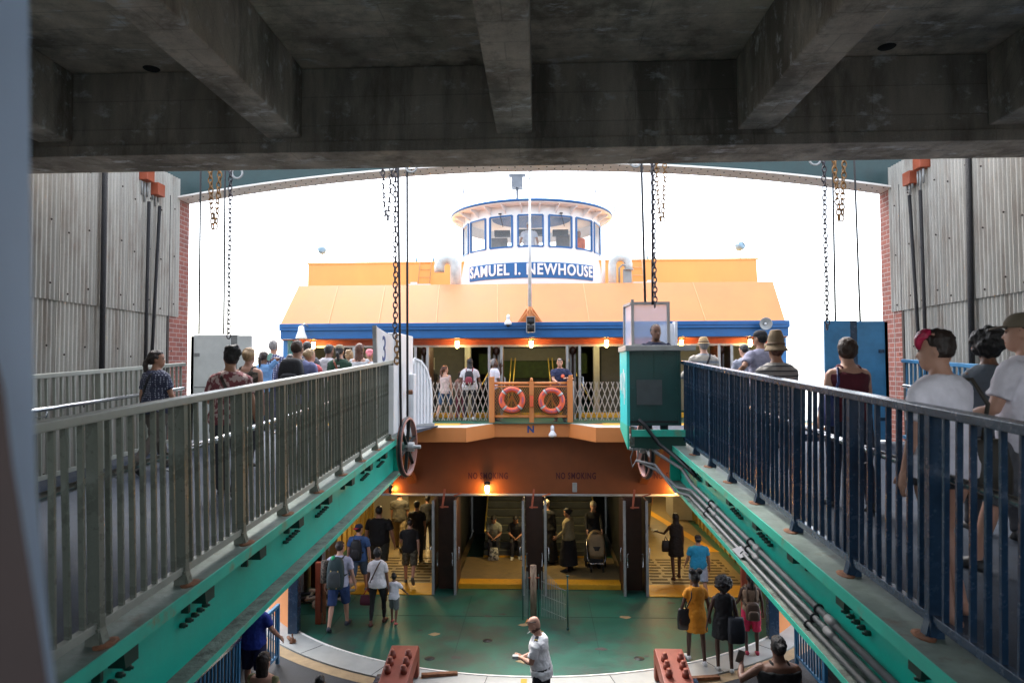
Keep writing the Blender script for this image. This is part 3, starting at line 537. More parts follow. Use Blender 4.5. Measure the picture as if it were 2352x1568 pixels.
# lower door clusters: leaves folded towards the viewer
for x in (-5.55,-2.2,.08,2.62):
    d_ = fp(MB().box(FX+x-.30,FX+x-.26,WY-.55,WY+.45,-.0,2.36).box(FX+x+.26,FX+x+.30,WY-.55,WY+.45,0,2.36), 'door_leaf', m_brown, .004)
    sub(MB().box(FX+x-.312,FX+x-.248,WY-.59,WY-.55,0.0,2.36).box(FX+x+.248,FX+x+.312,WY-.59,WY-.55,0.0,2.36), 'edge_strip', m_alu, d_)
    sub(MB().box(FX+x-.22,FX+x+.22,WY-.10,WY-.05,0,2.37), 'filler_panel', m_brown, d_)
    for dx, yy, zz in ((-.36,WY-.45,1.0),(.36,WY-.45,1.0),(-.20,WY-.45,.85),(.20,WY-.45,.85)): sub(MB().tube([(FX+x+dx*.85,yy,zz+.16),(FX+x+dx,yy,zz+.16),(FX+x+dx,yy,zz-.16),(FX+x+dx*.85,yy,zz-.16)], .012, 6), 'handle', m_steel, d_)
    sub(MB().bar((FX+x,WY-.45,2.62),(FX+x-.06,WY-.5,2.15),.05,.03).bar((FX+x-.12,WY-.5,2.18),(FX+x+.1,WY-.5,2.18),.03).bar((FX+x+.22,WY-.3,2.42),(FX+x+.42,WY-.5,2.52),.03), 'door_hook', m_redor, d_)
[fp(MB().box(FX+q0,FX+q1,WY-.10,WY+.35,.0,.13), 'threshold', m_yel, .01) for q0,q1 in ((-1.9,-.25),(.4,2.3))]
[fp(MB().box(FX+q0,FX+q1,WY-.62,WY+.3,.004,.02), 'threshold', m_yel) for q0,q1 in ((-5.2,-2.52),(2.95,5.6))]
fp(MB().box(FX-1.95,FX+2.35,WY+.352,20.4,.0,.12), 'lobby_floor', m_ifloor)
fp(MB().box(FX-5.6,FX-2.0,WY+.302,33,.004,.012).box(FX+2.4,FX+5.7,WY+.302,33,.004,.012), 'corridor_floor', m_ifloor)
random.seed(2)
for sx0, sx1 in ((FX-5.2,FX-2.6),(FX+2.9,FX+5.5)):
    m_ = MB()
    for k in range(9):
        yy = WY+.45+k*.27; x = sx0+random.uniform(0,.3)
        while x < sx1:
            L_ = random.uniform(.35,.6); m_.box(x,min(x+L_,sx1),yy,yy+.10,.013,.022); x += L_+.10
    fp(m_, 'grip_strip', M('grip_strip', (.07,.05,.025), .8))
for s_, x in ((-1,-5.9),(1,5.95)):
    xx = FX+x; fp(MB().box(min(xx,xx+s_*.1),max(xx,xx+s_*.1),WY+.14,34,0,2.6), 'corridor_wall', m_iwall)
    rb_ = MB()
    for k in range(18): y = WY+.3+k*.55; rb_.box(min(xx-s_*.05,xx),max(xx-s_*.05,xx),y,y+.05,.0,2.5)
    fp(rb_, 'wall_rib', M('rib_yellow', (.30,.19,.04), .5))
for s_, x in ((-1,-2.15),(1,2.5)):
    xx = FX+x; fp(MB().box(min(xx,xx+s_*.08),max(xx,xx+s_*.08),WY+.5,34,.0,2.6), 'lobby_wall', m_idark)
fp(MB().box(FX-7,FX+7,WY+.141,36,2.62,2.7), 'lower_ceiling', m_iceil); fp(MB().box(FX-5.9,FX-2.2,33,33.1,0,2.62).box(FX+2.55,FX+5.9,33,33.1,0,2.62), 'corridor_end', m_icream)
fp(MB().add([(FX+3.3,33,.02),(FX+3.6,33,.02),(FX+5.75,21.5,.02),(FX+5.45,21.5,.02)], [(0,1,2,3)]), 'floor_stripe', m_yel)
fp(MB().box(FX+5.2,FX+5.9,26,27.5,0,2.6), 'corridor_locker', m_icream); fp(MB().box(FX-5.85,FX-4.6,25,25.1,0,2.6), 'corridor_screen', m_icream)
for s_ in (-4.1,4.3):
    for yy in (21,27): fp(MB().box(FX+s_-.6,FX+s_+.6,yy-.1,yy+.1,2.56,2.618), 'ceiling_lamp', m_lampy); plight((FX+s_,yy,2.40), 34, (1,.74,.40), .3)
fp(MB().box(FX-.3,FX+.5,19.4,19.6,2.56,2.618), 'ceiling_lamp', m_lampy); plight((FX+.1,19.5,2.4), 14, (1,.75,.42), .25)
# two flights of stairs
for x0, x1, nm in ((FX-1.45,FX+.0,'l'),(FX+.35,FX+1.9,'r')):
    st = MB(); ns = MB()
    for k in range(12):
        y = 20.4+k*.28; z = .12+k*.185; st.box(x0,x1,y,y+.30,z-.02,z+.185); ns.box(x0+.002,x1-.002,y-.006,y+.03,z+.186,z+.196)
    s_ = fp(st, 'staircase', m_istair); sub(ns, 'nosing', M('stair_nosing', (.20,.19,.13), .5), s_); sub(MB().box(x0,x1,20.36,20.399,.122,.17), 'first_nosing', m_yel, s_)
    hr = MB()
    for xx in (x0+.05,x1-.05): hr.tube([(xx,20.2,.9),(xx,20.35,.98),(xx,23.4,3.0)], .022, 8)
    hr.tube([(x1-.05,20.2,.9),(x1+.05,20.15,.88),(x1+.15,20.2,.9)], .02, 8); sub(hr, 'handrail', m_brass, s_)
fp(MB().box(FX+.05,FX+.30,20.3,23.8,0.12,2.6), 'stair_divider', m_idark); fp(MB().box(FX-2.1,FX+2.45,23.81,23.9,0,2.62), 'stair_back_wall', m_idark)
# bulwark ends either side
for s_ in (-1,1):
    m_ = MB(); n = 18; b0, b1 = R(44.5), R(80); o_ = [Vector((FX+s_*7.30*math.sin(b0+(b1-b0)*i/n), DC-7.30*math.cos(b0+(b1-b0)*i/n), 0)) for i in range(n+1)]
    i_ = [Vector((FX+s_*7.18*math.sin(b0+(b1-b0)*i/n), DC-7.18*math.cos(b0+(b1-b0)*i/n), 0)) for i in range(n+1)]
    for i in range(n): m_.prism([o_[i],o_[i+1],i_[i+1],i_[i]], (0,0,1.5))
    bw = fp(m_, 'bulwark', m_orange); e = o_[0]
    sub(MB().box(e.x-.10,e.x+.11,e.y-.12,e.y+.10,0.007,1.55), 'end_post', m_navy, bw, .01)
    x = FX+s_*4.72; gp = empty('gate_post', (x,15.35,0), f'rusty brown hinged gate post inside the {"left" if s_<0 else "right"} bulwark of the lower deck', 'post')
    part(MB().box(x-.09,x+.03,15.3,15.42,0,1.36), 'post', m_redor, gp, .008); part(MB().box(x+.07,x+.13,15.32,15.40,0,1.18).ball((x+.10,15.36,1.2),.04,8,6), 'hinge_bar', m_rust, gp); part(MB().box(x+.02,x+.09,15.34,15.37,.25,1.1), 'latch_plate', m_brown, gp)
    xs_ = FX+s_*6.0; m_ = MB().box(min(xs_,xs_+s_*.9),max(xs_,xs_+s_*.9),WY-.9,WY+.138,.02,3.95); fp(m_, 'side_casing', m_brown); m_ = MB().box(xs_-.1,xs_+.1,16.4,16.6,0,3.95); fp(m_, 'deck_pillar', m_redor)
    x = FX+s_*4.95; cl = empty('mooring_shackle', (x,14.35,0), f'rusty mooring shackle on the white rim near the {"left" if s_<0 else "right"} bulwark', 'shackle')
    if s_ < 0: part(MB().torus((x,14.3,.14),.10,.018,(1,.5,0),16,6,a0=0,a1=math.pi,xdir=(.4,-.9,0)), 'bow', m_rust, cl); part(MB().tube([(x-.15,14.45,.05),(x-.05,14.3,.06),(x+.08,14.22,.04)],.035,8), 'chain_end', m_rust, cl); part(MB().box(x-.03,x+.03,14.2,14.4,.007,.04), 'pad', m_rust, cl)
    else: bpy.data.objects.remove(cl)
random.seed(5)
rp = MB()
for k in range(15):
    c = Vector((-4.95+random.uniform(-.2,.25), 16.6+random.uniform(-.5,.6), .05+.022*k)); ax = Vector((random.uniform(-.35,.35),random.uniform(-.35,.35),1)); rp.torus(c, random.uniform(.22,.36), .035, ax, 26, 6, sx=random.uniform(.6,.9))
o = rp.build('rope_pile', m_hemp); tag(o, 'heap of pale mooring rope on the green deck behind the hiker', 'rope')
o = MB().torus((-5.55,16.9,.06),.35,.04,(.1,0,1),26,8,sx=.8).torus((-5.5,16.85,.13),.3,.04,(-.1,.1,1),26,8).build('hose_coil', m_black); tag(o, 'coil of black hose beside the mooring rope heap', 'hose')
# centre post and small folding gate on the lower deck
o = MB().tube([(.02,15.65,.005),(.02,15.65,1.24)], .075, 14).build('rusty_post', M('rust_streaked', (.30,.22,.15), .7, var=.4, scale=5, stretch=(1,1,.25), dirt=.9, dcol=(.12,.05,.025), dscale=6, dthr=.46)); tag(o, 'rusty pipe post standing in the middle of the lower green deck', 'post')
def lattice(m_, P0, ex, ez, n, h, wdt, r_, flat=.008):   # crossing flat bars between P0 and P0+ex
    P0, ex = Vector(P0), Vector(ex); st = ex/n; nrm = ex.cross(Vector((0,0,1))).normalized()
    for i in range(-2, n+1):
        for sg in (1,-1):
            a = P0 + st*i; b = a + st*2.5
            a2, b2 = (a, b) if sg > 0 else (b, a)
            t0, t1 = 0., 1.
            pa, pb = a2 + Vector((0,0,0)), b2 + Vector((0,0,h))
            lo_, hi_ = 0., ex.length
            u0_, u1_ = (pa-P0).dot(ex.normalized()), (pb-P0).dot(ex.normalized())
            for bound, isl in ((0.,True),(ex.length,False)):
                for which in (0,1):
                    uu = (u0_,u1_)[which]
                    if (isl and uu < -1e-6) or ((not isl) and uu > ex.length+1e-6):
                        t = (bound-u0_)/(u1_-u0_); 
                        if which == 0: t0 = max(t0,t)
                        else: t1 = min(t1,t)
            if t1-t0 < .05: continue
            q0, q1 = pa.lerp(pb,t0), pa.lerp(pb,t1); off = nrm*flat*sg
            m_.bar(q0+off, q1+off, wdt, .006, nrm)
sg_ = empty('small_folding_gate', (.2,15.6,0), 'small dark folding lattice gate drawn back beside the rusty post', 'gate')
m_ = MB()
for k in range(15): x = .20+k*.036; yy = 15.62-.012*math.sin(k)-k*.035; m_.bar((x,yy,.12+.006*k),(x+.01,yy,1.12-.004*k*k*.5),.012,.006); 
for z in (.3,.6,.9): m_.bar((.2,15.62,z),(.73,15.1,z-.04),.012,.006)
part(m_, 'lattice', m_alu, sg_); part(MB().tube([(.77,15.05,.02),(.77,15.05,1.16)],.016,8).ball((.77,15.05,1.18),.03,8,6).ball((.77,15.05,.06),.035,8,6), 'end_bar', m_teald, sg_)
m_ = MB()
for k in range(5): m_.bar((-.19+k*.022,15.66-.02*k,.1),(-.19+k*.022,15.66-.02*k,1.12),.010,.006)
part(m_, 'side_lattice', m_alu, sg_); part(MB().tube([(-.10,15.62,.0),(-.10,15.62,1.05)],.012,8).tube([(.14,15.62,.0),(.14,15.62,1.05)],.012,8).tube([(-.22,15.7,.0),(-.22,15.7,1.2)],.012,8), 'upright', m_teald, sg_); part(MB().bar((-.1,15.6,.98),(.16,15.6,.98),.02), 'bracket', m_redor, sg_)
# clamps on the dock edge
for x, lab in ((-2.32,'left'),(2.50,'right')):
    c_ = empty('mooring_clamp', (x,12.3,0), f'{lab} red steel hook clamp with six bolts gripping the dock edge', 'clamp')
    prof = [(11.3,-.02),(11.3,.32),(12.2,.52),(12.72,.60),(12.84,.52),(12.84,.02),(12.70,.02),(12.66,.34),(12.2,.22),(12.1,-.02)]
    part(MB().prism([(x-.25,y,z) for y,z in prof], (.5,0,0)), 'hook', m_clamp, c_, .015)
    for dx in (-.14,.14):
        for k in range(3): part(MB().lathe([(.062,0),(.062,.10),(.045,.10),(.045,.15),(0,.16)], (x+dx,11.92+k*.21,.445+k*.045), (0,-.22,1), 8), 'bolt', m_clamp, c_)
    part(MB().obox((x+(-.36 if x<0 else .36),11.75,.2),(.10,1.1,.12)), 'guide_bar', m_navy, c_)
    part(MB().bar((x+.3,12.75,.05),(x+.95,12.9,.03),.10,.05), 'rusty_wedge', m_rust, c_)
# blue gangway railings of the lower dock
for lab, x, y0, y1 in (('left, nearer',-4.95,8.6,11.62),('left, farther',-4.92,12.45,13.3),('right, nearer',5.2,9.0,11.6),('right, farther',5.1,12.2,13.6)):
    g = empty('dock_railing', (x,(y0+y1)/2,0), f'blue painted dock railing under the ramp on the {lab} side', 'railing')
    part(MB().box(x-.03,x+.03,y0,y1,1.08,1.14), 'top_rail', m_steel if 'nearer' in lab and x<0 else m_bpanel, g, .004); part(MB().box(x-.02,x+.02,y0,y1,.14,.19), 'bottom_rail', m_bpanel, g)
    me = MB().box(-.013,.013,-.013,.013,.19,1.08).mesh('baluster', m_bpanel); n = int((y1-y0)/.12)
    for k in range(1,n): link_copy(me, 'baluster', g, (0, y0+(y1-y0)*k/n-(y0+y1)/2, 0))
    me = MB().box(-.03,.03,-.03,.03,0,1.08).mesh('post', m_bpanel)
    for yy in (y0+.03,y1-.03): link_copy(me, 'post', g, (0, yy-(y0+y1)/2, 0))
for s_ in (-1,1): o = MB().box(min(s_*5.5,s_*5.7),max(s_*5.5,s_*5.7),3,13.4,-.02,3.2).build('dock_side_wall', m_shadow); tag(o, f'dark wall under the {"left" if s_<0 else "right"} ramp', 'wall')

# ---------------- upper deck
UZ = 4.30
xa, xb = -1.50, -.90
front = [(-7.2,16.15),(xa,16.15),(xb,17.35),(.97,17.35),(1.55,16.15),(7.2,16.15)]
m_ = MB(); m_.prism([(FX+x,y,3.955) for x,y in front]+[(FX+7.2,19.4,3.955),(FX-7.2,19.4,3.955)], (0,0,.34)); fp(m_, 'upper_deck', m_orange, .006)
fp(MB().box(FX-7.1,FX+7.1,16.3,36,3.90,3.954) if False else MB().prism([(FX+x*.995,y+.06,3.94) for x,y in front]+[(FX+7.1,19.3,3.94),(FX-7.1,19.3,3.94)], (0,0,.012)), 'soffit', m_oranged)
fp(MB().prism([(FX+x,y+.01,4.296) for x,y in front]+[(FX+7.2,16.75,4.296),(FX+1.75,16.75,4.296),(FX+1.1,17.52,4.296),(FX-1.0,17.52,4.296),(FX-1.7,16.75,4.296),(FX-7.2,16.75,4.296)], (0,0,.008)), 'deck_edge', m_rim)
m_ = MB().box(FX-7.2,FX-1.75,16.74,17.28,4.300,4.309).box(FX+1.8,FX+7.2,16.74,17.28,4.300,4.309); fp(m_, 'yellow_strip', m_yel)
m_ = MB().box(FX-7.2,FX+7.2,17.27,30,4.298,4.3065); fp(m_, 'green_deck', m_green)
fp(MB().box(FX-6.9,FX+6.9,19.22,19.42,4.309,4.44), 'coaming', m_yel, .005)
p = W(1219,986,Y=17.345); text_on('N', .24, 'deck_letter', m_text_blue, fe, Vector((p.x,17.343,p.z))-Vector(fe.location), (math.pi/2,0,0), ext=.003, font_bold=.008)
# house front
HY = 19.3
fp(MB().box(FX-6.95,FX+6.95,HY,HY+.12,6.36,6.53), 'front_header', m_redor); fp(MB().box(FX-6.95,FX+6.95,18.72,HY,6.50,6.53), 'canopy_soffit', m_redor)
fp(MB().box(FX-6.95,FX+6.95,HY-.02,HY+.14,6.30,6.359), 'header_trim', m_alu)
fp(MB().box(FX-6.95,FX+6.95,18.66,18.72,6.531,6.76), 'blue_band', m_blue, .006); fp(MB().box(FX-6.97,FX+6.97,18.60,18.80,6.761,6.95), 'blue_band', m_blue, .006)
for s_ in (-1,1): fp(MB().box(FX+s_*6.88-.07,FX+s_*6.88+.07,18.85,19.4,4.31,6.53), 'corner_post', M('boat_blue_light', (.03,.17,.42), .45), .01)
def rp_(y, z, xl): return (FX+xl, y, z)
m_ = MB(); m_.prism([(FX-6.95,18.66,6.951),(FX-6.86,19.82,8.15),(FX-6.86,27.0,8.15),(FX-6.95,27.0,6.951)], (13.81,0,0)); fp(m_, 'roof_slope', m_orange)
for x in (-5.6,-4.2,-2.6,-.9,3.3,4.75,1.6): fp(MB().bar((FX+x,18.655,6.96),(FX+x-.08,19.815,8.15),.02,.008,(0,-1,1)), 'roof_seam', M('roof_seam', (.70,.36,.15), .5))
fp(MB().box(FX-6.9,FX+6.9,18.58,18.60,6.84,6.852), 'band_seam', M('band_seam', (.006,.06,.2), .5))
TY = 23.6; tl_, tr_ = W(708,603,Y=TY), W(1737,595,Y=TY); TZ = (tl_.z+tr_.z)/2
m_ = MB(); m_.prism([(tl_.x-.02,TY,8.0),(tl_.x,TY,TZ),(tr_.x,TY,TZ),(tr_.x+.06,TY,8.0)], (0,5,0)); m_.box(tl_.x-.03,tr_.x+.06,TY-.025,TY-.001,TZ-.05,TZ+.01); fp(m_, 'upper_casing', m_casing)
# upper doors
for x in (-5.05,-2.98,-.93,1.22,3.34,5.35):
    x += FX-.05; d_ = fp(MB().box(x-.19,x-.15,HY-.45,HY+.45,4.31,6.30).box(x+.15,x+.19,HY-.45,HY+.45,4.31,6.30), 'door_leaf', m_brown)
    sub(MB().box(x-.205,x-.135,HY-.49,HY-.45,4.31,6.31).box(x+.135,x+.205,HY-.49,HY-.45,4.31,6.31), 'edge_strip', m_alu, d_); sub(MB().box(x-.09,x+.09,HY,HY+.05,4.44,6.30), 'jamb', m_alu, d_)
    sub(MB().tube([(x,HY-.05,4.44),(x,HY-.05,6.3)], .03, 8).ball((x,HY-.1,6.18),(.10,.06,.12),10,7), 'door_post', m_brown, d_)
    for dx in (-.26,.26): sub(MB().tube([(x+dx*.75,HY-.47,5.45),(x+dx,HY-.47,5.45),(x+dx,HY-.47,5.1),(x+dx*.75,HY-.47,5.1)], .012, 6), 'handle', m_steel, d_)
# upper saloon interior
fp(MB().box(FX-6.9,FX+6.9,19.43,30,6.55,6.62), 'saloon_ceiling', m_iceil); fp(MB().box(FX-6.95,FX-6.85,19.42,30,4.3,6.55).box(FX+6.85,FX+6.95,19.42,30,4.3,6.55), 'saloon_wall', m_icream)
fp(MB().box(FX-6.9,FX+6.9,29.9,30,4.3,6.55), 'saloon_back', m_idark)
for s_ in (-1,1):
    fp(MB().box(FX+s_*1.98-.09,FX+s_*1.98+.09,21.0,21.3,4.31,6.55), 'saloon_pillar', m_icream); fp(MB().box(FX+min(s_*2.2,s_*4.2),FX+max(s_*2.2,s_*4.2),22.0,22.1,4.31,6.55), 'saloon_panel', M('panel_taupe', (.075,.07,.058), .6)); fp(MB().box(FX+s_*3.35-.2,FX+s_*3.35+.2,21.97,21.999,5.65,6.05), 'picture_frame', m_icream)
    hr = MB().tube([(FX+s_*1.35,20.6,5.9),(FX+s_*.95,20.4,4.4)] if False else [(FX+s_*1.05,21.0,6.1),(FX+s_*1.75,20.3,4.7)], .02, 8).tube([(FX+s_*.62,20.8,6.0),(FX+s_*.72,20.3,4.5)], .02, 8).tube([(FX+s_*.5,20.8,6.0),(FX+s_*.62,20.3,4.5)], .02, 8); fp(hr, 'handrail', m_brass)
    fp(MB().box(FX+min(s_*1.45,s_*1.9),FX+max(s_*1.45,s_*1.9),24,24.05,5.5,6.2), 'saloon_window', m_ivis); fp(MB().box(FX+min(s_*4.6,s_*6.8),FX+max(s_*4.6,s_*6.8),22.5,22.6,4.31,6.55), 'saloon_panel', m_icream); fp(MB().box(FX+s_*5.6-.2,FX+s_*5.6+.2,22.45,22.499,5.5,6.0), 'picture_frame', m_cream)
fp(MB().box(FX-1.2,FX+1.2,24.2,24.25,5.35,5.95), 'saloon_window', m_ivis); fp(MB().box(FX-1.3,FX+1.3,24.0,24.1,5.96,6.4), 'saloon_beam', m_icream); fp(MB().box(FX-1.5,FX+1.5,23.6,24.0,4.31,5.3), 'bench', m_idark)
for u_ in (932,1070,1225,1378,1696):
    p = W(u_,792,Y=20.3); fp(MB().tube([(p.x-.34,20.3,6.46),(p.x+.34,20.3,6.46)], .05, 8), 'tube_lamp', m_lampy)
    plight((p.x,20.3,6.3), 3, (1,.85,.5), .2)
for u_, v_ in ((720,773),(1050,770),(1220,766),(1393,768),(1565,768),(1723,768)):
    p = W(u_,v_+3,Y=18.95); p.z = min(p.z, 6.36); bulkhead(p, sc=.95); plight((p.x,18.88,p.z), 6)
# staff and brace
p0, p1 = W(1217,735,Y=18.55), W(1217,415,Y=18.35)
st = MB().tube([(p0.x,18.55,7.35),(p1.x,18.3,p1.z)], [.055,.022], 12); st.lathe([(0,0),(.035,.02),(.045,.08),(.03,.14),(.03,.2),(.045,.24),(.04,.34),(.0,.4)], (p1.x,18.3,p1.z), n=12); fp(st, 'jack_staff', m_asp2)
m_ = MB().tube([(p0.x,18.55,6.80),(p0.x,18.55,7.36)], .075, 12); m_.prism([(p0.x-.33,18.62,6.96),(p0.x+.33,18.62,6.96),(p0.x+.07,18.60,7.35),(p0.x-.07,18.60,7.35)], (0,.03,0)); m_.bar((p0.x-.28,18.4,6.95),(p0.x,18.5,7.3),.03).bar((p0.x+.28,18.4,6.95),(p0.x,18.5,7.3),.03); fp(m_, 'staff_base', m_orange)
p = W(1219,745,Y=18.35); tl = fp(MB().box(p.x-.11,p.x+.11,18.36,18.5,p.z-.2,p.z+.2), 'signal_box', m_black, .01); lz = MB()
for dz in (-.09,.09): lz.lathe([(.0,.03),(.07,.02),(.085,0),(.09,.03)], (p.x,18.355,p.z+dz), (0,-1,0), 18)
sub(lz, 'lens', m_dark, tl); sub(MB().bar((p.x-.11,18.35,p.z-.21),(p.x-.11,18.35,p.z+.21),.02).bar((p.x+.11,18.35,p.z-.21),(p.x+.11,18.35,p.z+.21),.02).bar((p.x-.11,18.35,p.z+.21),(p.x+.11,18.35,p.z+.21),.02).bar((p.x-.11,18.35,p.z-.21),(p.x+.11,18.35,p.z-.21),.02).bar((p.x-.11,18.35,p.z),(p.x+.11,18.35,p.z),.02), 'guard', m_alu, tl)
def dome(p, root=fe):
    d_ = part(MB().box(p.x-.045,p.x+.045,p.y+.02,p.y+.1,p.z+.05,p.z+.2).tube([(p.x,p.y+.06,p.z+.2),(p.x,p.y,p.z+.17),(p.x,p.y,p.z+.06)], .035, 10), 'dome_camera', m_white, root)
    part(MB().lathe([(.03,.10),(.05,.07),(.10,0),(.10,-.05),(.07,-.06),(0,-.06)], p, n=16), 'housing', m_white, d_); part(MB().lathe([(.055,-.061),(.045,-.10),(0,-.12)], p, n=14), 'lens', m_black, d_)
dome(W(1167,741,Y=18.45)); dome(W(1269,997,Y=17.25))
p = W(692,765,Y=18.4); lp = fp(MB().lathe([(.03,.2),(.07,.18),(.09,.06),(.15,-.12),(.155,-.15),(.13,-.15),(.0,-.02)], p, n=18), 'horn_lamp', m_white); sub(MB().tube([(p.x,p.y,p.z+.2),(p.x+.05,p.y+.1,p.z+.26),(p.x+.12,18.62,p.z+.2)], .02, 8), 'arm', m_grey, lp)
p = W(1758,743,Y=18.35); ls = fp(MB().lathe([(.03,.22),(.06,.2),(.06,.08),(.08,.05),(.16,-.03),(.17,-.05),(.155,-.05),(.03,.06)], p, (0,1,.1), 22), 'loudspeaker', m_grey); sub(MB().ball((p.x,p.y+.0,p.z),.035), 'driver', m_whitew, ls); sub(MB().bar((p.x,p.y+.2,p.z-.02),(p.x,18.6,p.z-.1),.04), 'arm', m_dark, ls)
# roof fittings
for u_, v_, y, s_ in ((740,575,TY+.3,1),(1700,566,TY+.3,-1)):
    p = W(u_,v_,Y=y); fl = fp(MB().lathe([(.0,.16),(.09,.15),(.14,.08),(.15,-.08),(.14,-.10)] , p, (s_*.35,-.9 if s_>0 else .5,-.25), 18), 'flood_lamp', M('lamp_grey_blue', (.22,.34,.42), .4)); sub(MB().lathe([(.0,-.095),(.14,-.098)], p, (s_*.35,-.9 if s_>0 else .5,-.25), 18), 'lens', m_grey, fl); sub(MB().tube([(p.x,p.y,p.z-.12),(p.x+.02,p.y+.05,TZ)], .022, 8).torus((p.x,p.y,p.z),.17,.014,(0,1,0),18,6,a0=math.pi,a1=2*math.pi,xdir=(1,0,0)), 'mount', m_grey, fl)
for u_, v0, v1 in ((957,545,600),(996,545,600),(1439,540,598),(1488,540,598)):
    a, b = W(u_,v0,Y=TY+.4), W(u_,v1,Y=TY+.4); fp(MB().tube([(b.x,TY+.4,TZ),(b.x,TY+.4,TZ+.25),(a.x,TY+.4,a.z)], [.05,.02,.008], 6), 'whip_aerial', m_bpanel)
for s_ in (-1,1):
    x0 = W(972 if s_<0 else 1467,625,Y=TY-.15).x; l_ = MB(); ux = s_*.0
    for dx in (-.2,.2): l_.tube([(x0+dx+s_*-.08,TY-.06,TZ+.03),(x0+dx,TY-.25,8.16)], .016, 6)
    for k in range(5): t = k/4.6+.02; l_.tube([(x0-.2-s_*.08*(1-t),TY-.06-.19*t,TZ+.02-(TZ-8.14)*t),(x0+.2-s_*.08*(1-t),TY-.06-.19*t,TZ+.02-(TZ-8.14)*t)], .012, 6)
    fp(l_, 'ladder', M('ladder_orange', (.45,.25,.10), .5) if s_ < 0 else M('ladder_pale', (.60,.42,.25), .5))
    g_ = MB(); gx = FX+s_*2.28 if s_ < 0 else FX+2.42; w_ = .17; pts = [(gx,20.35,8.1),(gx,20.35,8.75)] + [(gx+s_*(.24-.24*math.cos(a)),20.35,8.75+.24*math.sin(a)) for a in [math.pi*k/8 for k in range(1,9)]] + [(gx+s_*.48,20.35,8.62)]
    v_ = fp(g_.tube(pts, .155 if s_ < 0 else .12, 14), 'gooseneck_vent', M('vent_grey', (.62,.64,.62), .5)); sub(MB().lathe([(0,.0),(.15,.0),(.15,.03),(0,.03)], (gx+s_*.48,20.35,8.59), n=14), 'mouth_flap', m_grey, v_)
    fp(MB().tube([(FX+s_*2.18,20.6,8.15),(FX+s_*2.18,20.6,9.05)], .055, 10), 'pipe_stack', m_white)
    if s_ > 0: fp(MB().box(FX+2.75,FX+2.98,20.3,20.5,8.2,8.62).tube([(FX+2.62,20.3,8.2),(FX+2.62,20.3,8.65),(FX+2.72,20.3,8.75),(FX+2.86,20.3,8.68)],.03,8), 'fan_box', m_grey)
    fp(MB().box(FX+s_*3.35-.35,FX+s_*3.35+.35,20.1,20.3,8.15,8.21).box(FX+s_*3.5-.08,FX+s_*3.5+.1,20.05,20.2,8.16,8.26), 'deck_fitting', m_whitew)
# ---------------- pilothouse
PC, PR = (FX-.03, 24.45), 2.45
ph = fp(MB().lathe([(PR+.24,8.0),(PR+.18,8.6),(PR+.08,9.2),(PR,9.55)], (PC[0],PC[1],0), n=72), 'pilothouse', m_white)
def cyl(m_, a0, a1, r0_, r1_, z0, z1, n=4):
    f_ = lambda r_, a, z: (PC[0]+r_*math.sin(a), PC[1]-r_*math.cos(a), z)
    for i in range(n):
        b0, b1 = a0+(a1-a0)*i/n, a0+(a1-a0)*(i+1)/n; v = [f_(r_,a,z) for a in (b0,b1) for r_ in (r0_,r1_) for z in (z0,z1)]
        m_.add(v, [(0,1,3,2),(4,6,7,5),(0,4,5,1),(2,3,7,6),(0,2,6,4),(1,5,7,3)])
    return m_
wins = [R(23.6*k) for k in range(-3,4)]; hw = R(9.5); rear = [R(180+36*k) for k in (-1.6,-.6,.6,1.6)]; hr_ = R(16)
wl_ = MB(); cyl(wl_, 0, 2*math.pi, PR-.06, PR, 10.63, 11.05, 72); cyl(wl_, 0, 2*math.pi, PR-.05, PR, 9.53, 9.66, 72)
spans = sorted([(a-hw,a+hw) for a in wins]+[(a-hr_,a+hr_) for a in rear]); cur = spans[0][1]
for a, b in spans[1:]+[(spans[0][0]+2*math.pi,0)]: cyl(wl_, cur, a, PR-.06, PR, 9.66, 10.63, 3); cur = b
sub(wl_, 'window_wall', m_white, ph)
for a in wins:
    f_ = lambda r_, an, z: Vector((PC[0]+r_*math.sin(an), PC[1]-r_*math.cos(an), z))
    c = [f_(PR+.015,a+s_*hw,z) for s_, z in ((-1,9.64),(1,9.64),(1,10.66),(-1,10.66))]; nn = Vector((math.sin(a),-math.cos(a),0)); m_ = MB()
    for i in range(4): m_.bar(c[i], c[(i+1)%4], .055, .05, nn)
    sub(m_, 'window', m_blue, ph)
    g_ = [f_(PR*math.cos(hw)+.012,a,0)]; m_ = MB().add([q-nn*.01 for q in c], [(0,1,2,3)]); sub(m_, 'pane', m_glass, ph)
for a in (wins[2],wins[4]): c = Vector((PC[0]+(PR+.05)*math.sin(a+.0), PC[1]-(PR+.05)*math.cos(a), 10.72)); sub(MB().bar(c, c+Vector((.10,-.01,-.42)),.018).bar(c+Vector((-.05,0,.02)),c+Vector((.05,0,.02)),.04), 'wiper', m_dark, ph)
RC = (PC[0], PC[1]); rl = MB().lathe([(0,11.06),(2.83,10.98),(2.87,11.0),(2.87,11.07),(0,11.25)], (RC[0],RC[1],0), n=72); sub(rl, 'roof', m_white, ph)
sub(MB().lathe([(2.88,11.02),(2.895,11.02),(2.895,11.10),(2.82,11.11)], (RC[0],RC[1],0), n=72), 'roof_edge', m_blue, ph)
for k in range(-8,9):
    m_ = MB(); a = R(13*k+6.5); nn = Vector((math.sin(a),-math.cos(a),0)); q = Vector((RC[0],RC[1],0)); t_ = Vector((math.cos(a),math.sin(a),0))*.02
    m_.prism([q+nn*(PR-.02)-t_+Vector((0,0,10.72)), q+nn*2.80-t_+Vector((0,0,10.94)), q+nn*2.80-t_+Vector((0,0,10.99)), q+nn*(PR-.02)-t_+Vector((0,0,11.02))], t_*2)
    sub(m_, 'eave_bracket', m_white, ph)
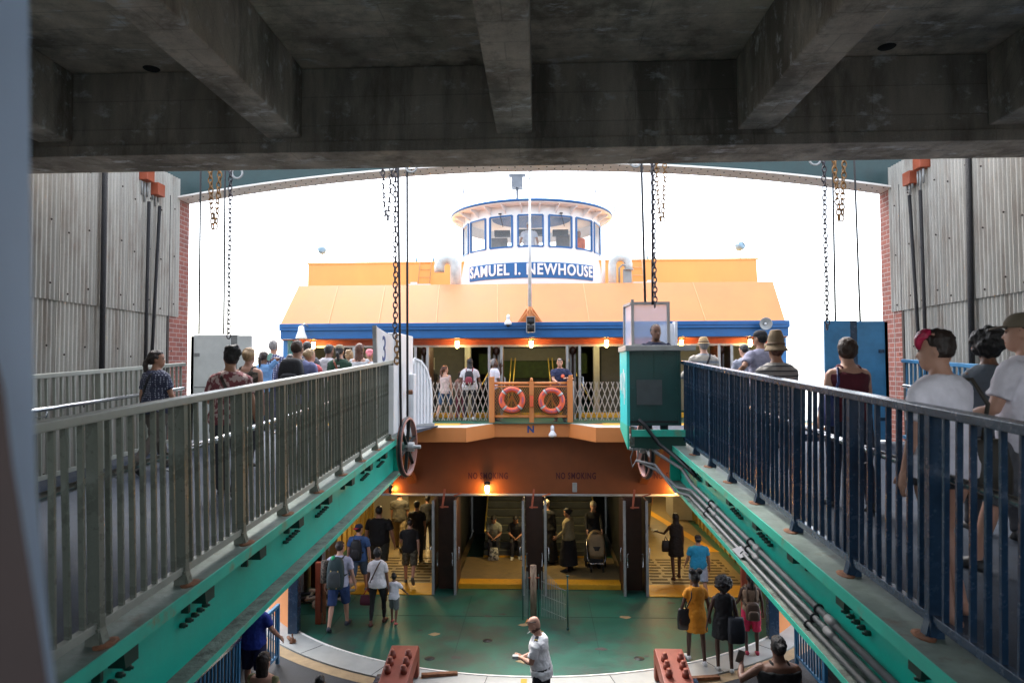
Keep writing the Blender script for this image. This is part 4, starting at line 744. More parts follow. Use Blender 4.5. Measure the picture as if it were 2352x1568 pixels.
sub(MB().lathe([(0,8.80),(PR-.0,8.80),(PR-.0,8.85),(0,8.85)], (PC[0],PC[1],0), n=40), 'floor', m_icream, ph); sub(MB().box(PC[0]-.9,PC[0]+.9,PC[1]-1.5,PC[1]-1.15,8.86,9.78).box(PC[0]+.9,PC[0]+1.4,PC[1]+.6,PC[1]+1.2,8.86,10.6).box(PC[0]-1.5,PC[0]-.9,PC[1]+.6,PC[1]+1.2,8.86,10.5), 'console', m_grey, ph)
sub(MB().box(PC[0]-.55,PC[0]+.55,PC[1]-1.0,PC[1]-.7,10.3,10.5).box(PC[0]-1.3,PC[0]-.75,PC[1]-.6,PC[1]-.3,10.35,10.55).box(PC[0]+.75,PC[0]+1.3,PC[1]-.6,PC[1]-.3,10.35,10.55), 'overhead_console', M('console_dark', (.10,.12,.14), .5), ph)
# name board
bd = MB(); cyl(bd, -R(51), R(51), PR+.14, PR+.215, 8.59, 9.09, 48); sub(bd, 'name_board', m_blue, ph)
me = text_mesh('SAMUEL I. NEWHOUSE', .50, .012, .012, 1.12)
xs_ = [v.co.x for v in me.vertices]; half = max(xs_); ang = R(49.5)
for v in me.vertices:
    a = v.co.x/half*ang; r_ = PR+.228+v.co.z; z = 8.85+v.co.y; v.co = Vector((PC[0]+r_*math.sin(a), PC[1]-r_*math.cos(a), z))
me.materials.clear(); me.materials.append(m_text_white); o = bpy.data.objects.new('name_letters', me); COL.objects.link(o); o.parent = ph; o.location = (0,0,0)
# radar and aerials on the pilothouse roof
p = W(1188,410,Y=24.5); rd = sub(MB().box(p.x-.22,p.x+.22,24.2,24.7,11.2,11.36).tube([(p.x,24.45,11.3),(p.x,24.45,p.z-.25)], .05, 10), 'radar_mast', M('radar_grey', (.16,.17,.19), .5), ph)
sub(MB().box(p.x-.2,p.x+.2,24.3,24.7,p.z-.35,p.z+.02).tube([(p.x-.3,24.45,p.z-.42),(p.x+.3,24.45,p.z-.42)],.02,6).box(p.x-.30,p.x+.30,24.38,24.55,p.z+.05,p.z+.14), 'radar_head', M('radar_grey', (.16,.17,.19), .5), ph)
for u_, v0, v1, y in ((1064,432,470,23.0),(1367,430,470,23.0),(1022,478,510,24.8),(1412,474,505,24.8)):
    a, b = W(u_,v0,Y=y), W(u_,v1,Y=y); sub(MB().tube([(b.x,y,10.97),(a.x,y,a.z)], .018, 6).tube([(a.x,y,a.z-.2),(a.x,y,a.z)], .03, 6), 'aerial', M('radar_grey'), ph)
# ---------------- gates on the upper deck
bg_ = empty('barrier_gate', (FX,17.5,UZ), 'orange framed mesh barrier gate in the notch of the upper deck', 'gate')
gz = UZ+.01; GY = 17.55; x0, xm, x1 = FX-.97, FX+.03, FX+.99
part(MB().box(x0-.09,x0+.05,GY-.07,GY+.07,gz,gz+1.17), 'end_post', m_orange, bg_, .01); part(MB().box(x1-.05,x1+.09,GY-.07,GY+.07,gz,gz+1.08).box(x1-.01,x1+.09,GY-.07,GY+.07,gz+1.08,gz+1.20), 'end_post', m_orange, bg_, .01)
part(MB().box(xm-.06,xm+.06,GY-.04,GY+.04,gz+.0,gz+1.05).tube([(xm,GY,gz+1.05),(xm,GY,gz+1.10)],.04,10).ball((xm,GY,gz+1.10),.04,10,7), 'centre_post', m_orange, bg_); part(MB().box(xm-.045,xm+.045,GY-.09,GY-.041,gz+.40,gz+.68), 'latch', m_ring, bg_, .01); part(MB().box(xm-.05,xm+.05,GY-.08,GY-.041,gz+.70,gz+.84), 'latch_plate', m_orange, bg_)
fr = MB()
for a, b in ((x0+.05,xm-.06),(xm+.06,x1-.05)):
    fr.tube([(a,GY,gz+1.0),(b,GY,gz+1.0)], .035, 10).tube([(a,GY,gz+.15),(b,GY,gz+.15)], .035, 10).box(a,b,GY-.02,GY+.02,gz+.9,gz+.94); c = (a+b)/2
    fr.bar((c-.22,GY+.03,gz+.2),(c,GY+.03,gz+.68),.05,.02,(0,1,0)).bar((c+.22,GY+.03,gz+.2),(c,GY+.03,gz+.68),.05,.02,(0,1,0)).bar((c,GY-.05,gz+.78),(c,GY-.05,gz+.95),.05,.03,(0,1,0))
part(fr, 'frame', m_orange, bg_)
ms = MB()
for a, b in ((x0+.05,xm-.06),(xm+.06,x1-.05)):
    n = 15; L_ = b-a; h = .74
    for i in range(-14, n+14):
        for sg in (1,-1):
            ua = a + L_*i/n; ub = ua + sg*h*.62
            t0, t1 = 0., 1.
            lo_, hi_ = (a-ua)/(ub-ua), (b-ua)/(ub-ua); t0 = max(0,min(lo_,hi_)); t1 = min(1,max(lo_,hi_))
            if t1-t0 > .03: ms.tube([(ua+(ub-ua)*t0,GY+sg*.004,gz+.17+h*t0),(ua+(ub-ua)*t1,GY+sg*.004,gz+.17+h*t1)], .0055, 4, False)
part(ms, 'wire_mesh', M('mesh_wire', (.45,.24,.06), .5), bg_)
def buoy(c, a0, lab):
    b_ = empty('lifebuoy', c, lab, 'lifebuoy', 'lifebuoys on the orange barrier gate'); x,y,z = c
    part(MB().torus(c, .272, .072, (0,1,0), 44, 14), 'ring', m_ring, b_)
    cd = MB()
    for k in range(4):
        a = a0 + k*math.pi/2; part(MB().torus(c, .272, .0745, (0,1,0), 5, 16, a0=a-.085, a1=a+.085, xdir=(1,0,0)), 'tape', m_ringt, b_)
        cd.tube([(x+.35*math.cos(a+t),y-.02,z-.35*math.sin(a+t)) for t in [i*.15 for i in range(11)]], .008, 6)
        cd.torus(c, .272, .079, (0,1,0), 2, 12, a0=a+.10, a1=a+.13, xdir=(1,0,0))
    part(cd, 'grab_line', m_cord, b_)
    for k in range(4):
        me = text_mesh('STATEN ISLAND' if k % 2 == 0 else 'FERRY', .062, .001, .002); hh = max(v.co.x for v in me.vertices); am = a0+math.pi/4+k*math.pi/2
        for v in me.vertices:
            an = -am + math.pi - 0; rr = .272+v.co.y; th = am; a = math.pi/2; ang_ = th - v.co.x/.272
            v.co = Vector((x+rr*math.cos(ang_), y-.0725-v.co.z+abs(v.co.y)*.12, z+rr*math.sin(ang_)))
        me.materials.clear(); me.materials.append(M('faded_letters', (.30,.10,.22), .6)); o = bpy.data.objects.new('letters', me); COL.objects.link(o); o.parent = b_; o.location = -Vector(c)
for u_, v_, a0, lab in ((1176,918,.75,'left red lifebuoy hanging on the orange barrier gate'),(1267,920,.95,'right red lifebuoy hanging on the orange barrier gate, strap slipped lower')):
    p = W(u_,v_,Y=17.43); buoy((p.x,17.43,p.z), a0, lab)
for lab, xA, xB in (('left',FX-2.62,FX-1.08),('right',FX+1.12,FX+3.1)):
    g_ = empty('folding_gate', ((xA+xB)/2,17.9,UZ), f'pale zigzag folding gate across the upper deck {lab} of the orange barrier', 'gate')
    m_ = MB(); lattice(m_, (xA,17.95,gz+.02), (xB-xA,0,0), None, 11 if lab == 'left' else 14, 1.0, .022, .01)
    n = 11 if lab == 'left' else 14
    part(m_, 'lattice', M('gate_bars', (.42,.37,.33), .45, .3, dirt=.4), g_)
    part(MB().tube([(xA,17.95,gz),(xA,17.95,gz+1.05)],.018,8).tube([(xB,17.95,gz),(xB,17.95,gz+1.05)],.018,8), 'end_bar', m_alu, g_)
# white rounded flap at the left deck edge
fl = empty('apron_flap', (-2.6,15.9,UZ), 'white ribbed steel flap with rounded corner, rust streaked, at the deck edge', 'flap', rot=(0,0,0)); q0, q1 = W(946,968,Y=15.9), W(986,975,Y=16.3)
dv = Vector((q1.x-q0.x, .45, 0)); P0 = Vector((q0.x,15.9,UZ+.05)); prof = [(0,0),(1,-.02),(1.0,.75),(.92,1.05),(.7,1.35),(.4,1.52),(.05,1.58),(-.1,1.4)]
nn = dv.cross(Vector((0,0,1))).normalized()*.04
part(MB().prism([P0+dv*a+Vector((0,0,b)) for a,b in prof], nn), 'plate', m_whitew, fl)
rb_ = MB()
for k in range(6): a = .06+k*.18; zt = 1.5-.9*max(0,a-.45)**1.6*2; rb_.bar(P0+dv*a+nn*1.3+Vector((0,0,.04)), P0+dv*a+nn*1.3+Vector((0,0,zt)), .035, .03, nn)
rim = [P0+dv*a+nn*1.3+Vector((0,0,b)) for a,b in prof]
for i in range(len(rim)): rb_.bar(rim[i], rim[(i+1)%len(rim)], .05, .05, nn)
part(rb_, 'rib', m_whitew, fl); part(MB().obox(P0+dv*.45+Vector((0,0,-.02)), (.62,.35,.14), Matrix.Rotation(math.atan2(dv.y,dv.x),3,'Z')), 'hinge_base', m_grey, fl)
part(MB().obox(P0+dv*1.04+Vector((0,0,.5)), (.05,.05,.9)), 'rusty_edge', m_rust, fl)
# ------------------------------------------------------------ people
SKIN = {'light': M('skin_light', (.50,.27,.19), .5, var=.08), 'tan': M('skin_tan', (.36,.18,.11), .5, var=.08), 'brown': M('skin_brown', (.17,.08,.05), .5, var=.08), 'dark': M('skin_dark', (.07,.033,.022), .5, var=.08)}
HAIR = {'black': (.012,.010,.010), 'brown': (.045,.022,.013), 'auburn': (.10,.035,.018), 'blond': (.34,.22,.11), 'grey': (.22,.21,.20), 'red': (.20,.008,.025), 'dbrown': (.025,.014,.010)}
def hairm(c): return M('hair_'+c, HAIR[c], .5, var=.45, scale=30, stretch=(1,1,.2), bump=.6, bscale=60)
CL = {}
def cloth(col):
    k = 'cloth_%d_%d_%d' % tuple(int(c*255) for c in col)
    return M(k, col, .85, var=.16, scale=6, bump=.6, bscale=7, fine=.12)
def Rx(a): return Matrix.Rotation(a, 3, 'X')
def ring(c, ax, ay, rx, ry, n=14): return [c + ax*(rx*math.cos(2*math.pi*k/n)) + ay*(ry*math.sin(2*math.pi*k/n)) for k in range(n)]
def limb(m_, pts, rs, n=12): m_.tube(pts, rs, n)
def ik(Sh, T, l1, l2, pole):
    d = T-Sh; L = min(d.length, (l1+l2)*.995); d = d.normalized(); a = (l1*l1-l2*l2+L*L)/(2*L); h = math.sqrt(max(0,l1*l1-a*a))
    p = (pole - d*pole.dot(d)).normalized(); return Sh + d*a + p*h, Sh + d*L
def hand(m_, wr, d, out, fwd, k, curl=.35):    # palm, four fingers, thumb
    d = d.normalized(); sp = (fwd - d*fwd.dot(d)).normalized(); nn = d.cross(sp).normalized()
    if nn.dot(out) > 0: nn = -nn               # palm side
    m_.smooth = True
    m_.rings([ring(wr+d*t*k, sp, nn, a*k, b*k, 10) for t, a, b in ((-.03,.026,.020),(.0,.028,.019),(.04,.038,.016),(.08,.040,.014),(.092,.034,.010))])
    for i, L_ in enumerate((.068,.078,.074,.058)):
        b = wr + d*.085*k + sp*(.029-.0195*i)*k; p1 = b + (d*math.cos(curl*.5)+nn*math.sin(curl*.5))*L_*.45*k; p2 = p1 + (d*math.cos(curl*1.4)+nn*math.sin(curl*1.4))*L_*.32*k; p3 = p2 + (d*math.cos(curl*2.3)+nn*math.sin(curl*2.3))*L_*.25*k
        m_.tube([b-d*.02*k,b,p1,p2,p3], [.0095*k,.0095*k,.009*k,.0082*k,.006*k], 7)
    b = wr + d*.025*k + sp*.026*k; t_ = (sp*.75+d*.65+nn*.25).normalized(); m_.tube([b,b+t_*.035*k,b+(t_*.055+d*.012)*k,b+(t_*.062+d*.035)*k], [.013*k,.0115*k,.010*k,.007*k], 7)
VOX = .013
TEX = {}
def fold(o, sc, st):
    if sc not in TEX: t_ = bpy.data.textures.new('folds','CLOUDS'); t_.noise_scale = sc; t_.noise_depth = 2; TEX[sc] = t_
    d_ = o.modifiers.new('folds','DISPLACE'); d_.texture = TEX[sc]; d_.strength = st; d_.mid_level = .45; d_.texture_coords = 'LOCAL'
def remesh(o, vox, sm=6):
    r_ = o.modifiers.new('remesh','REMESH'); r_.mode = 'VOXEL'; r_.voxel_size = vox; r_.use_smooth_shade = True
    s_ = o.modifiers.new('smooth','SMOOTH'); s_.iterations = sm; s_.factor = .5
PEND = []
def person(label, loc, h=1.7, face=0, b=1., skin='light', hair=('short','brown'), top=('tee',(.3,.3,.3)), bot=('trousers',(.05,.05,.07)), shoes=(.03,.03,.03),
           legs=((.0,.0),(.0,.0)), arms=((.1,.12,.15),(.1,.12,.15)), lean=0., head=(0,0), hands=(None,None), vox=VOX, fem=False, sit=False, curl=.4, bag=None, belt=False, group=None):
    """face: turn about z, 0 looks towards +Y; legs (hip, knee); arms (pitch, out, elbow) or hands targets in local units of 1.75 m"""
    k = h/1.75; V = Vector; root = empty('person', loc, label, 'person', group, rot=(0,0,face)); X, Yv, Z = V((1,0,0)), V((0,1,0)), V((0,0,1))
    body = MB(); body.smooth = True
    hipz = .93
    # legs
    L1, L2 = .43, .42; J = []
    for s_, (hp, kn) in zip((-1,1), legs):
        H = V((s_*.095*(b*.5+.5), 0, hipz)); d1 = V((s_*.04, math.sin(hp), -math.cos(hp))); d2 = V((s_*.0, math.sin(hp-kn), -math.cos(hp-kn)))
        K = H + d1*L1; A = K + d2*L2; J.append((H,K,A,hp-kn))
    low = min(j[2].z for j in J) - .075
    if sit: low = min(j[2].z for j in J) - .075
    off = V((0,0,-low))
    J = [(H+off,K+off,A+off,t) for H,K,A,t in J]; P0 = V((0,0,hipz)) + off
    tw = b; lq = .9 if fem else 1.
    for (H,K,A,t), s_ in zip(J,(-1,1)):
        limb(body, [H+V((0,0,.03)), H.lerp(K,.35), H.lerp(K,.8), K, K.lerp(A,.28), K.lerp(A,.65), A, A-V((0,0,.02))], [.088*tw,.083*tw,.060*lq,.054*lq,.055*lq,.043*lq,.035,.034], 12)
        fa = max(-1.0, min(.25, t*1.1)) if t < 0 else t*.5
        fd = V((s_*.12, math.cos(fa), math.sin(fa))).normalized(); up = V((0,-math.sin(fa),math.cos(fa))); sd = fd.cross(up)
        heel = A - up*.045 - fd*.06
        body.rings([ring(heel+fd*q+up*w_, sd, up, a, c, 10) for q,w_,a,c in ((0,0,.022,.02),(.02,.0,.034,.034),(.07,.01,.038,.045),(.14,-.006,.044,.028),(.2,-.014,.044,.018),(.245,-.016,.03,.012))])
    # torso frame
    U = Rx(-lean); tr = lambda p: P0 + U@(p - V((0,0,hipz)))
    sh = .185*(b*.6+.4)*(.9 if fem else 1.)
    tors = [(.84,.115,.085,0),(.90,.155*(1.06 if fem else 1),.11,-.005),(.96,.165*(1.05 if fem else 1),.115,-.005),(1.04,.148,.105,.0),(1.12,.132 if fem else .145,.098,.005),(1.22,.150,.108,.008),(1.32,.165 if fem else .175,.112,.005),(1.39,.165 if fem else .180,.098,-.004),(1.44,.13,.08,-.012),(1.475,.075,.06,-.012),(1.51,.056,.055,-.005),(1.55,.054,.056,.006)]
    bb = b
    tor = [(z, w_*(bb if z < 1.45 else 1+(bb-1)*.4), d_*(bb*1.05-.05 if z < 1.45 else 1), y) for z,w_,d_,y in tors]
    tR = lambda z,w_,d_,y,e=0.: ring(tr(V((0,y,z))), U@X, U@Yv, w_+e, d_+e, 18)
    body.rings([tR(*t) for t in tor])
    # arms
    l1, l2 = .285, .255; AR = []
    for s_, a_, ht in zip((-1,1), arms, hands):
        Sp = tr(V((s_*(sh-.01), -.005, 1.405)))
        if ht is not None:
            T = V(ht[:3]) + (off if len(ht) < 4 else V((0,0,0))); pole = U@V((s_*.7,-.5,-.6)); E, Wr = ik(Sp, T, l1, l2, pole)
        else:
            pi_, ou, el = a_[:3]; inw = a_[3] if len(a_) > 3 else .1
            d1 = V((s_*math.sin(ou), math.sin(pi_)*math.cos(ou), -math.cos(pi_)*math.cos(ou))); E = Sp + (U@d1)*l1
            d2 = V((s_*(math.sin(ou)-inw), math.sin(pi_+el), -math.cos(pi_+el))).normalized(); Wr = E + (U@d2)*l2
        AR.append((Sp,E,Wr)); q = (.5+.5*b)*(.85 if fem else 1)
        limb(body, [Sp+V((-s_*.03,0,.0)), Sp.lerp(E,.12), Sp.lerp(E,.5), E, E.lerp(Wr,.3), E.lerp(Wr,.7), Wr], [.056*q,.056*q,.047*q,.040*q,.041*q,.032*q,.025*q], 12)
    # head
    hy, hpt = head; HR = Matrix.Rotation(hy,3,'Z')@Rx(hpt); hc = tr(V((0,.012,1.545))); hd = lambda p: hc + U@(HR@(V(p)-V((0,0,1.545))))
    hx, hyv = U@(HR@X), U@(HR@Yv); hz = U@(HR@Z)
    hs_ = 1.0
    prof = [(1.505,.028,.03,.035),(1.525,.048,.062,.03),(1.56,.062,.086,.014),(1.60,.070,.095,.003),(1.65,.075,.099,-.004),(1.69,.073,.096,-.006),(1.715,.064,.086,-.008),(1.735,.048,.066,-.009),(1.747,.028,.040,-.009),(1.752,.008,.010,-.009)]
    body.rings([ring(hd((0,y,z)), hx, hyv, w_, d_, 18) for z,w_,d_,y in prof])
    body.rings([ring(hd((0,y,z)), hx, hz, w_, w2, 8) for y,z,w_,w2 in ((.085,1.625,.010,.02),(.102,1.607,.015,.017),(.115,1.596,.012,.010),(.119,1.594,.004,.004))])
    for s_ in (-1,1): body.rings([ring(hd((s_*.074,-.005,1.612)), hyv, hz, .019,.030,10), ring(hd((s_*.088,-.012,1.615)), hyv, hz, .016,.028,10)])
    body.v = [tuple(V(p)*k) for p in body.v]
    bo = body.build('body', SKIN[skin], root); remesh(bo, vox)
    hm = MB()
    for (Sp,E,Wr), s_ in zip(AR,(-1,1)): hand(hm, Wr*k, (Wr-E), V((s_,0,0)), V((-s_*.15,1,.1)), k, curl)
    PEND.append((bo, hm))
    # face
    fm = MB(); fm.smooth = True
    for s_ in (-1,1): fm.rings([ring(hd((s_*.030,.083+q,1.632)), hx, hz, a, c, 8) for q,a,c in ((0,.014,.008),(.006,.011,.006),(.009,.004,.003))])
    ey = fm; ey.v = [tuple(V(p)*k) for p in ey.v]; ey.build('eyes', M('eye', (.03,.02,.018), .3), root)
    fm = MB(); 
    for s_ in (-1,1): fm.bar(hd((s_*.014,.091,1.652)), hd((s_*.046,.081,1.655)), .009, .008)
    fm.v = [tuple(V(p)*k) for p in fm.v]; fm.build('eyebrows', hairm('dbrown'), root)
    fm = MB(); fm.smooth = True; fm.rings([ring(hd((x,.094-abs(x)*.35,1.562)), hyv, hz, .008, .007, 8) for x in (-.026,-.012,.012,.026)]); fm.v = [tuple(V(p)*k) for p in fm.v]; fm.build('lips', M('lips_'+skin, tuple(c*f for c,f in zip(SKIN[skin].node_tree.nodes['Color Ramp'].color_ramp.elements[0].color[:3],(.85,.55,.55))), .5), root)
    # clothes
    def garment(m_, name, mt, sm=6, v=None):
        m_.smooth = True; m_.v = [tuple(Vector(p)*k) for p in m_.v]; g = m_.build(name, mt, root); remesh(g, v or vox, sm)
        if name in ('shirt','jacket','dress','trousers','shorts','skirt'): fold(g, .075, .026 if name != 'trousers' else .018)
        if name == 'hair': fold(g, .028, .022)
        return g
    tm = lambda c: c if isinstance(c, bpy.types.Material) else cloth(c)
    kind, tc = top[0], tm(top[1])
    if kind != 'none':
        zb = {'crop':1.05,'tee':.86,'long':.86,'jacket':.82,'tank':.88,'dress':.90,'sleeveless':.87,'slim':.92}.get(kind,.86); e = .016 if kind not in ('jacket','tee','long') else .022
        sl_ = (tor[2][1]+e, tor[2][2]+e)
        ts = MB(); zs = [t for t in tor if t[0] >= zb and t[0] <= (1.48 if kind not in ('tank','sleeveless') else 1.43)]
        rr = []
        for i, t in enumerate(zs):
            ee = e + (.014 if kind in ('tee','long','jacket') and t[0] < 1.15 else 0); rr.append(tR(*t, ee))
        if zs and zs[0][0] > zb+.02: t = zs[0]; rr.insert(0, tR(zb, t[1], t[2], t[3], e+.012))
        ts.rings(rr)
        for (Sp,E,Wr), s_ in zip(AR,(-1,1)):
            q = (.5+.5*b)*(.85 if fem else 1)
            if kind in ('tee','slim','dress_s'): ts.tube([Sp+V((-s_*.04,0,.0)), Sp.lerp(E,.15), Sp.lerp(E,.5), Sp.lerp(E,.72), Sp.lerp(E,.74)], [.066*q,.070*q,.066*q,.068*q,.05*q], 12)
            elif kind in ('long','jacket'): ts.tube([Sp+V((-s_*.04,0,.0)), Sp.lerp(E,.15), Sp.lerp(E,.6), E, E.lerp(Wr,.5), E.lerp(Wr,.93), E.lerp(Wr,.95)], [.066*q,.068*q,.060*q,.055*q,.050*q,.042*q,.03*q], 12)
            elif kind == 'sleeveless': ts.tube([Sp+V((-s_*.05,0,.0)), Sp.lerp(E,.02), Sp.lerp(E,.10)], [.06*q,.064*q,.05*q], 10)
            else:
                ts.tube([tr(V((s_*.085,-.098,1.38))), tr(V((s_*.092,-.068,1.452))), tr(V((s_*.095,-.01,1.472))), tr(V((s_*.09,.06,1.435))), tr(V((s_*.085,.085,1.39)))], [.024,.021,.020,.021,.024], 8)
        if kind == 'dress': ts.rings([tR(z_, w_, d_, 0, 0) for z_, w_, d_ in ((top[2],.205*b,.17*b),(top[2]+.05,.21*b,.172*b),(.80,.20*b,.15*b),(.92,.19*b,.145*b),(1.04,.166*b,.13*b))])
        if kind == 'dress' and len(top) > 3:
            for (Sp,E,Wr), s_ in zip(AR,(-1,1)): ts.tube([Sp+V((-s_*.04,0,.0)), Sp.lerp(E,.15), Sp.lerp(E,.45), Sp.lerp(E,.55)], [.066,.066,.060,.045], 12)
        garment(ts, 'dress' if kind == 'dress' else 'jacket' if kind == 'jacket' else 'shirt', tc, 5)
    bk, bc = bot[0], (tm(bot[1]) if len(bot) > 1 else None)
    if bk in ('trousers','shorts','leggings'):
        tp = MB(); e = .014 if bk != 'leggings' else .006
        tp.rings([tR(*t, e) for t in tor if t[0] <= 1.05])
        for (H,K,A,t) in J:
            if bk == 'shorts': tp.tube([H+V((0,0,.03)),H.lerp(K,.35),H.lerp(K,.8),H.lerp(K,1.0),H.lerp(K,1.02)], [.100*tw,.102*tw,.090*tw,.088*tw,.06], 12)
            elif bk == 'leggings': tp.tube([H+V((0,0,.03)),H.lerp(K,.35),H.lerp(K,.8),K,K.lerp(A,.28),K.lerp(A,.7),K.lerp(A,.9)], [.094*tw,.089*tw,.066*lq,.060*lq,.061*lq,.048*lq,.040], 12)
            else: tp.tube([H+V((0,0,.03)),H.lerp(K,.35),H.lerp(K,.8),K,K.lerp(A,.3),K.lerp(A,.75),K.lerp(A,1.03)], [.100*tw,.098*tw,.080*tw,.074,.072,.064,.062], 12)
        garment(tp, 'trousers' if bk != 'shorts' else 'shorts', bc)
    elif bk == 'skirt':
        zl = bot[2]; sk = MB(); K_ = (J[0][1]+J[1][1])/2; A_ = (J[0][2]+J[1][2])/2
        wv = [(1.05,.16,.12),(.95,.18,.135),(.80,.195,.15),(.6,.21,.17)] + ([(zl,.24,.2)] if zl < .55 else []); wv = [t for t in wv if t[0] > zl-.01]
        sk.rings([ring(P0+V((0,0,z-hipz)) if z > .8 else V(((J[0][1].x+J[1][1].x)*.5,K_.y*(.95-z)/.45 if z > .5 else K_.y,z)), X, Yv, w_*b, d_*b+ (abs(J[0][1].y-J[1][1].y)*.5 if z < .7 else 0), 18) for z,w_,d_ in reversed(wv)]); garment(sk, 'skirt', bc)
    if shoes is not None:
        for (H,K,A,t), s_ in zip(J,(-1,1)):
            so_ = MB()
            fa = max(-1.0, min(.25, t*1.1)) if t < 0 else t*.5
            fd = V((s_*.12, math.cos(fa), math.sin(fa))).normalized(); up = V((0,-math.sin(fa),math.cos(fa))); sd = fd.cross(up); heel = A - up*.045 - fd*.07
            so_.rings([ring(heel+fd*q+up*w_, sd, up, a, c, 10) for q,w_,a,c in ((0,0,.028,.03),(.02,.005,.042,.048),(.08,.012,.047,.055),(.15,-.002,.052,.040),(.22,-.012,.050,.026),(.268,-.016,.034,.016))])
            garment(so_, 'shoe', M('shoe_%d_%d_%d' % tuple(int(c*255) for c in shoes), shoes, .5), 3)
    # hair and headgear
    hk = hair[0]; hmtl = hairm(hair[1]) if hk not in ('none','scarf') else None; hr = MB(); hr.smooth = True
    cap = lambda e, z0, z1=1.8: [ring(hd((0,y-e*.35,min(z,1.76)+ (e*.5 if z > 1.7 else 0))), hx, hyv, w_+e, d_+e*.8, 18) for z,w_,d_,y in prof if z0 <= z <= z1]
    def ell(c, rx, ry, rz, z0_):
        t0 = math.asin(max(-.98,(z0_-c[1])/rz)); hr.rings([ring(hd((0,c[0],c[1]+rz*math.sin(t))), hx, hyv, rx*math.cos(t), ry*math.cos(t), 18) for t in [t0+(1.5-t0)*i/8 for i in range(9)]])
    def backcap(e, zlow):   # covers crown and back of the head, leaves the face
        ell((-.010,1.662), .076+e, .098+e, .090+e, 1.70); ell((-.032,1.652), .077+e, .084+e, .097+e, zlow-.035)
    if hk == 'short': backcap(.008,1.60)
    elif hk == 'buzz': backcap(.003,1.60)
    elif hk == 'bob': ell((-.012,1.668), .086, .106, .098, 1.70); ell((-.026,1.645), .098, .098, .118, 1.535)
    elif hk == 'undercut':
        ell((-.020,1.650), .083, .090, .102, 1.575); ell((-.016,1.664), .082, .100, .096, 1.69); tp_ = hr; hr = MB(); hr.smooth = True; ell((.040,1.678), .079, .076, .089, 1.70); hr.rings([ring(hd((-.045,.070+q,z)), hx, hyv, a, c, 10) for z,a,c,q in ((1.74,.035,.03,-.03),(1.71,.04,.035,0),(1.67,.03,.024,.012),(1.635,.012,.010,.012))]); garment(hr, 'dyed_top', M('hair_crimson', (.42,.012,.06), .45, var=.45, scale=30, stretch=(1,.2,1), bump=.6, bscale=50), 3); hr = tp_
    elif hk in ('long','ponytail','bun','messy','buns'):
        backcap(.012,1.58)
        if hk == 'long': L_ = hair[2] if len(hair) > 2 else .3; hr.rings([ring(hd((0,-.045-q*.03,z)), hx, hyv, w_, d_, 14) for z,w_,d_,q in ((1.70,.06,.055,0),(1.62,.082,.06,0),(1.54,.088,.055,0),(1.545-L_*.5,.095,.045,1),(1.545-L_,.07,.025,1.5))])
        if hk == 'ponytail': c = hd((0,-.115,1.64)); hr.tube([hd((0,-.09,1.65)),c,hd((.01,-.15,1.58)),hd((.015,-.14,1.48)),hd((.02,-.12,1.38))], [.025,.03,.036,.034,.012], 10)
        if hk == 'bun': hr.ball(hd((0,-.125,1.66)), .048, 12, 8)
        if hk == 'messy': random.seed(len(label)); [hr.ball(hd((random.uniform(-.06,.06),random.uniform(-.11,-.03),random.uniform(1.62,1.76))), random.uniform(.025,.045), 8, 6) for _ in range(14)]
        if hk == 'buns': [hr.ball(hd((s_*.075,-.03,1.765)), .062, 12, 8) for s_ in (-1,1)]
    elif hk == 'afro':
        random.seed(len(label)); r_ = hair[2] if len(hair) > 2 else .14; hr.ball(hd((0,-.03,1.675)), (r_*.92,r_*.92,r_), 16, 10); [hr.ball(hd((0,-.03,1.675)) + Vector((random.gauss(0,1),random.gauss(0,1),random.gauss(.2,1))).normalized()*r_*.9, .035, 6, 4) for _ in range(60)]
    if hk == 'cap' or hk == 'cappony':
        backcap(.006,1.60); cc = MB(); cc.smooth = True; back = -1 if len(hair) > 4 and hair[4] == 'back' else 1
        cc.rings([ring(hd((0,y,z+.008)), hx, hyv, w_+.014, d_+.014, 18) for z,w_,d_,y in [p_ for p_ in prof if p_[0] >= 1.65]]); g = garment(cc, 'cap', tm(hair[2]), 2)
        bm_ = MB(); bm_.smooth = True; bm_.rings([ring(hd((0,back*q,1.672-dz)), hx, hz, w_, .007, 12) for q,w_,dz in ((.07,.070,0),(.12,.070,.004),(.16,.055,.012),(.18,.025,.018))]); bm_.v = [tuple(V(p)*k) for p in bm_.v]; bm_.build('cap_peak', tm(hair[3] if len(hair) > 3 and hair[3] else hair[2]), root)
        if hk == 'cappony': hr.tube([hd((0,-.09,1.63)),hd((0,-.15,1.58)),hd((.01,-.13,1.46)),hd((.01,-.11,1.34))], [.025,.036,.034,.012], 10)
    if hk == 'hat':
        backcap(.010,1.58); ht_ = MB(); ht_.smooth = True; hh = hair[3] if len(hair) > 3 else .13; bw = hair[4] if len(hair) > 4 else .07; dr = hair[5] if len(hair) > 5 else .02
        ht_.rings([ring(hd((0,-.005,z)), hx, hyv, w_, d_, 22) for z,w_,d_ in ((1.665-dr,.09+bw,.115+bw),(1.68,.092,.118),(1.69,.092,.117),(1.69+hh*.6,.082,.100),(1.69+hh,.055,.075),(1.69+hh+.006,.02,.03))]); garment(ht_, 'hat', tm(hair[2]), 4, .008)
        bd_ = MB(); bd_.smooth = True; bd_.rings([ring(hd((0,-.005,z)), hx, hyv, w_, d_, 22) for z,w_,d_ in ((1.688,.097,.122),(1.715,.095,.119))]); bd_.v = [tuple(V(p)*k) for p in bd_.v]; bd_.build('hat_band', M('hat_band', (.16,.10,.06), .7), root)
